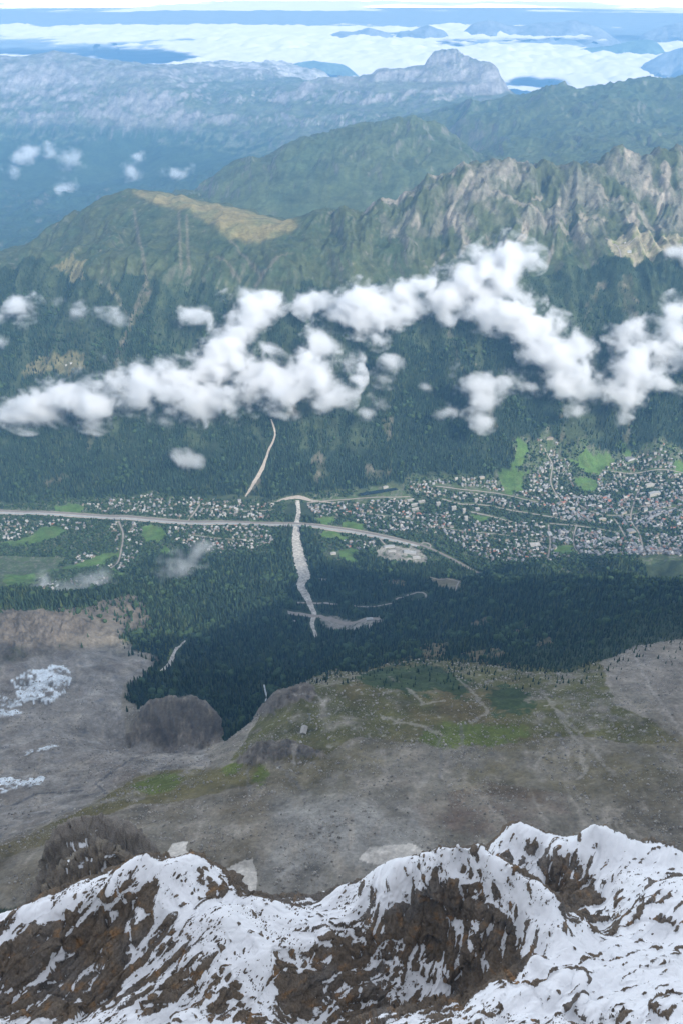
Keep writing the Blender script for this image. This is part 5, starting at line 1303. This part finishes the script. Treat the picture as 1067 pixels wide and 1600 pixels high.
cloud('long white cloud bank stretched along the forested flank', [(15, 640, 22), (45, 640, 30), (85, 630, 35), (125, 615, 38), (160, 600, 36), (150, 640, 32), (195, 600, 32), (205, 575, 22), (230, 620, 34), (262, 590, 30), (270, 625, 34), (250, 655, 20), (300, 600, 30), (310, 630, 32), (340, 600, 34), (335, 560, 30), (360, 575, 34), (365, 620, 36), (400, 600, 38), (395, 560, 32), (370, 530, 30), (375, 495, 36), (400, 475, 30), (425, 470, 22), (430, 590, 34), (445, 620, 30), (470, 600, 30), (500, 600, 32), (505, 570, 26), (520, 620, 28), (540, 590, 24), (485, 560, 20), (500, 530, 22), (520, 545, 20), (545, 560, 18),
       (490, 470, 26), (515, 480, 32), (550, 475, 36), (590, 480, 36), (625, 475, 32), (655, 470, 32), (685, 470, 32), (560, 500, 26), (610, 505, 20), (590, 530, 16), (720, 440, 36), (750, 450, 38), (745, 420, 30), (790, 405, 36), (830, 405, 20), (770, 440, 34), (700, 500, 14),
       (760, 480, 34), (790, 490, 32), (815, 475, 26), (830, 510, 32), (860, 520, 30), (850, 550, 30), (880, 550, 30), (905, 545, 20), (890, 580, 26), (870, 600, 22), (860, 570, 26), (905, 610, 22), (910, 640, 20), (925, 620, 18), (310, 495, 24), (295, 500, 16), (325, 485, 14)], seed=3)
cloud('patch of thin cloud under the middle of the long bank', [(605, 590, 20), (600, 620, 18), (610, 570, 16), (573, 648, 11), (665, 605, 10)], seed=5, off=200, density=.03)
cloud('broken wispy cloud just above the quarter at forest foot', [(720, 600, 18), (745, 610, 24), (775, 605, 24), (800, 590, 16), (830, 600, 18), (735, 635, 18), (760, 630, 18), (700, 640, 12), (690, 650, 12), (755, 660, 16), (715, 575, 12)], seed=7, off=200, density=.03)
cloud('ragged cloud at the right edge of the flank', [(970, 560, 26), (950, 590, 26), (985, 580, 30), (1000, 550, 28), (1020, 580, 26), (1035, 560, 24), (975, 520, 24), (990, 505, 18), (1050, 545, 26), (1055, 510, 26), (1060, 480, 22), (1070, 600, 20), (980, 625, 20), (975, 655, 18), (1040, 600, 16), (1090, 560, 30)], seed=9)
cloud('small cloud beside the lift station at right', [(1045, 395, 12), (1067, 395, 18), (1090, 400, 18)], seed=11, off=180, density=.03)
cloud('small hooked cloud at the left edge', [(40, 480, 20), (45, 505, 16), (25, 470, 12), (0, 500, 16), (5, 535, 10)], seed=13, off=200, density=.03)
cloud('thin streak of cloud above the high clearing', [(95, 478, 12), (120, 485, 17), (150, 490, 19), (185, 490, 18), (130, 470, 10)], seed=15, off=200, density=.025)
cloud('tiny cloud low on the left flank', [(290, 720, 16), (275, 714, 12), (305, 722, 12)], seed=17, off=150, density=.02)
cloud('thin mist rising from the sunlit forest', [(290, 882, 24), (270, 890, 22), (250, 896, 16), (318, 855, 14), (305, 868, 16)], seed=19, off=220, density=.009, voxel=10, nscale=90)
cloud('thin mist over the lowest left hamlet', [(75, 914, 22), (110, 918, 20), (150, 912, 22), (135, 918, 18)], seed=21, off=150, density=.009, voxel=10, nscale=90)
for i, (pf, lb) in enumerate([([(43, 237, 15), (30, 242, 10)], 'leftmost small white cloud over the hazy far valley'), ([(80, 236, 11)], 'tiny round cloud right of the leftmost far one'), ([(110, 250, 16), (122, 251, 10)], 'small white cloud under the far left cliffs'), ([(100, 295, 14), (112, 288, 10), (90, 300, 8)], 'lowest of the small far valley clouds'), ([(285, 268, 15), (268, 268, 12), (255, 266, 8)], 'white cloud puff behind the pointed green summit'), ([(208, 270, 14), (215, 245, 9)], 'faint grey cloud in the middle of the far valley'), ([(20, 265, 11)], 'faint wisp at the left edge of the far valley')]):
    cloud(lb, pf, voxel=40, density=.012, off=600, nscale=380, seed=31 + i)

# ------------------------------------------------------------------ sea of clouds, far beyond the haze
def far_grid(az0, az1, na_, r0, r1, nr_):
    a, r = np.meshgrid(np.radians(np.linspace(az0, az1, na_)), np.exp(np.linspace(math.log(r0), math.log(r1), nr_)))
    return r * np.sin(a), r * np.cos(a), a, r
M_FG = plain('far_plain', (.16, .18, .18), .3, .0006)  # paled base colour stands in for the tops of the haze layer
fx, fy, a_, r_ = far_grid(-60, 60, 30, 34500, 430000, 14)
ii = np.arange(fx.size).reshape(fx.shape); F = np.stack([ii[:-1, :-1], ii[:-1, 1:], ii[1:, 1:], ii[1:, :-1]], -1).reshape(-1, 4)
tag(obj('far_plain', mesh_from('far_plain', np.stack([fx, fy, fx * 0 + 480 + 0 * r_], -1).reshape(-1, 3), F, [M_FG])), 'hazy low land beyond the cliffs', kind='structure')

def deck_mat(name):
    m, nt, b = new_mat(name); b.inputs['Base Color'].default_value = (.70, .64, .58, 1)  # sun-warm tint put into the cloud colour, offsetting the blue haze
    a = N(nt, 'ShaderNodeAttribute', attribute_name='alpha'); nt.links.new(a.outputs['Fac'], b.inputs['Alpha'])
    b.inputs['Specular IOR Level'].default_value = 0; b.inputs['Roughness'].default_value = 1.0
    return m
M_DECK = deck_mat('cloud_top')
def deck(name, label, az0, az1, na_, r0, r1, nr_, zf, thr, seed, amp, sc):
    fx, fy, a_, r_ = far_grid(az0, az1, na_, r0, r1, nr_)
    base = zf(fx, fy, r_)
    big = fbm(fx / (sc * 4.5), fy / (sc * 9), seed, 4); bil = np.abs(fbm(fx / sc, fy / (sc * 1.5), seed + 5, 5, .55))
    t = big + thr(fx, fy, r_) + .35 * bil
    h = np.clip(t, -.6, .6)
    z = base + amp * h + amp * 1.1 * (bil - .25) * smooth(-.1, .3, t)
    al = smooth(-.02, .16, t + .1 * fbm(fx / (sc * .5), fy / sc, seed + 9, 3))
    ii = np.arange(fx.size).reshape(fx.shape); F = np.stack([ii[:-1, :-1], ii[:-1, 1:], ii[1:, 1:], ii[1:, :-1]], -1).reshape(-1, 4)
    af = al.ravel()[F].max(1); F = F[af > .01]
    use, inv = np.unique(F.ravel(), return_inverse=True)
    me = mesh_from(name, np.stack([fx, fy, z], -1).reshape(-1, 3)[use], inv.reshape(F.shape), [M_DECK])
    at_ = me.attributes.new('alpha', 'FLOAT', 'POINT'); at_.data.foreach_set('value', al.ravel()[use].astype(np.float32))
    return tag(obj(name, me), label, 'cloud', kind='stuff')
def zdeck(x, y, r): return np.interp(y, [34000, 40000, 55000, 74000, 90000], [1000, 1480, 1880, 2080, 2080])
def uof(x, y): return CU + FPX * x / (y * .985) * .84           # lateral place in the valley behind
def thr(x, y, r):
    u = CU + x / y * FPX * (math.cos(PITCH) + .53 * math.sin(PITCH))
    v = CV + FPX * np.tan(np.arctan((CAM_Z - zdeck(x, y, r)) / y) - PITCH)
    t = .42 + 0 * u
    t -= .75 * np.exp(-((u - 235) / 75) ** 2 - ((v - 92) / 13) ** 2)
    t -= .55 * np.exp(-((u - 90) / 160) ** 2 - ((v - 80) / 14) ** 2)
    t -= .8 * np.exp(-((u - 830) / 60) ** 2 - ((v - 128) / 10) ** 2)
    t -= .75 * smooth(1000, 1080, u) * smooth(75, 100, v)
    t -= .5 * np.exp(-((u - 1000) / 90) ** 2 - ((v - 60) / 22) ** 2)
    t -= .35 * smooth(700, 900, u) * smooth(78, 60, v)
    t -= .6 * smooth(45, 36, v)
    return t
deck('sea_of_clouds', 'bright sea of clouds filling the land beyond the cliffs', -27, 27, 420, 34300, 80000, 150, zdeck, thr, 701, 280, 1700)
deck('high_cloud_band', 'thin white band of high cloud along the top of the sky', -27, 27, 160, 92000, 125000, 30, lambda x, y, r: 2900 + (y - 95000) * .022 + 0 * x, lambda x, y, r: .12 - .000002 * np.abs(x - 9000), 731, 260, 5000)

# far peaks standing out of the clouds
M_PEAK = terrain_mat('far_peak_rock', .0012, .006, .6, 60)
def peak(label, pts, D, drop, colr):
    us = np.linspace(pts[0][0], pts[-1][0], 60); vs_ = np.interp(us, [p[0] for p in pts], [p[1] for p in pts])
    rows = []; offs = np.linspace(-1, 1, 22)
    cr = np.array([at(u, v, Y=D) for u, v in zip(us, vs_)])
    ed = smooth(0, .18, np.linspace(0, 1, 60)) * smooth(1, .82, np.linspace(0, 1, 60))
    for f in offs:
        y = cr[:, 1] + f * drop * 2.2; x = cr[:, 0] * (1 + f * drop * 2.2 / D)
        z = cr[:, 2] - drop * (abs(f) ** .85) + (.05 + abs(f)) * drop * .35 * ridged(x / (drop * .9), y / (drop * 1.3), 801, 5) + .05 * drop * ridged(x / (drop * .35), y / drop, 805, 3)
        z = z - drop * .4 * (1 - ed)
        rows.append(np.column_stack([x, y, z]))
    V = np.stack(rows, 0); ii = np.arange(22 * 60).reshape(22, 60)
    F = np.stack([ii[:-1, :-1], ii[:-1, 1:], ii[1:, 1:], ii[1:, :-1]], -1).reshape(-1, 4)
    me = mesh_from('far_peak', V.reshape(-1, 3), F, [M_PEAK])
    ca = me.color_attributes.new('Col', 'FLOAT_COLOR', 'POINT'); ca.data.foreach_set('color', np.tile(np.array([*colr, 1], np.float32), 22 * 60))
    tag(obj('far_peak', me), label, 'mountain', 'far peaks above the sea of clouds')
RK, GN = (.17, .17, .16), (.09, .12, .08)
peak('long blue island of peaks at the centre of the cloud sea', [(480, 70), (505, 58), (530, 48), (552, 49), (575, 42), (600, 49), (632, 58)], 56000, 900, RK)
peak('small blue peak right of the island of peaks', [(605, 62), (625, 48), (645, 46), (668, 38), (690, 46), (712, 58)], 57000, 900, RK)
peak('widest blue range on the right horizon', [(690, 62), (720, 46), (742, 34), (766, 29), (790, 38), (812, 40), (840, 34), (872, 34), (893, 29), (925, 38), (960, 50), (985, 62)], 60000, 1100, RK)
peak('blue range at the top right corner', [(985, 62), (1008, 50), (1035, 40), (1067, 32), (1110, 26)], 60000, 1100, RK)
peak('dark rounded mountain in the clouds at right', [(860, 92), (885, 80), (915, 74), (955, 70), (990, 62), (1010, 60), (1030, 66), (1055, 82)], 46000, 800, GN)
peak('grey slabby mountain at the right edge', [(985, 112), (1010, 96), (1035, 82), (1067, 73), (1110, 62)], 38500, 900, RK)
peak('low dark hill behind the pale limestone plateau', [(425, 112), (445, 102), (468, 97), (490, 94), (510, 97), (535, 100), (565, 112)], 36500, 450, GN)
peak('tiny peak tip piercing the cloud sea at left', [(145, 68), (158, 57), (166, 52), (174, 57), (186, 68)], 60000, 450, RK)
#REST>>
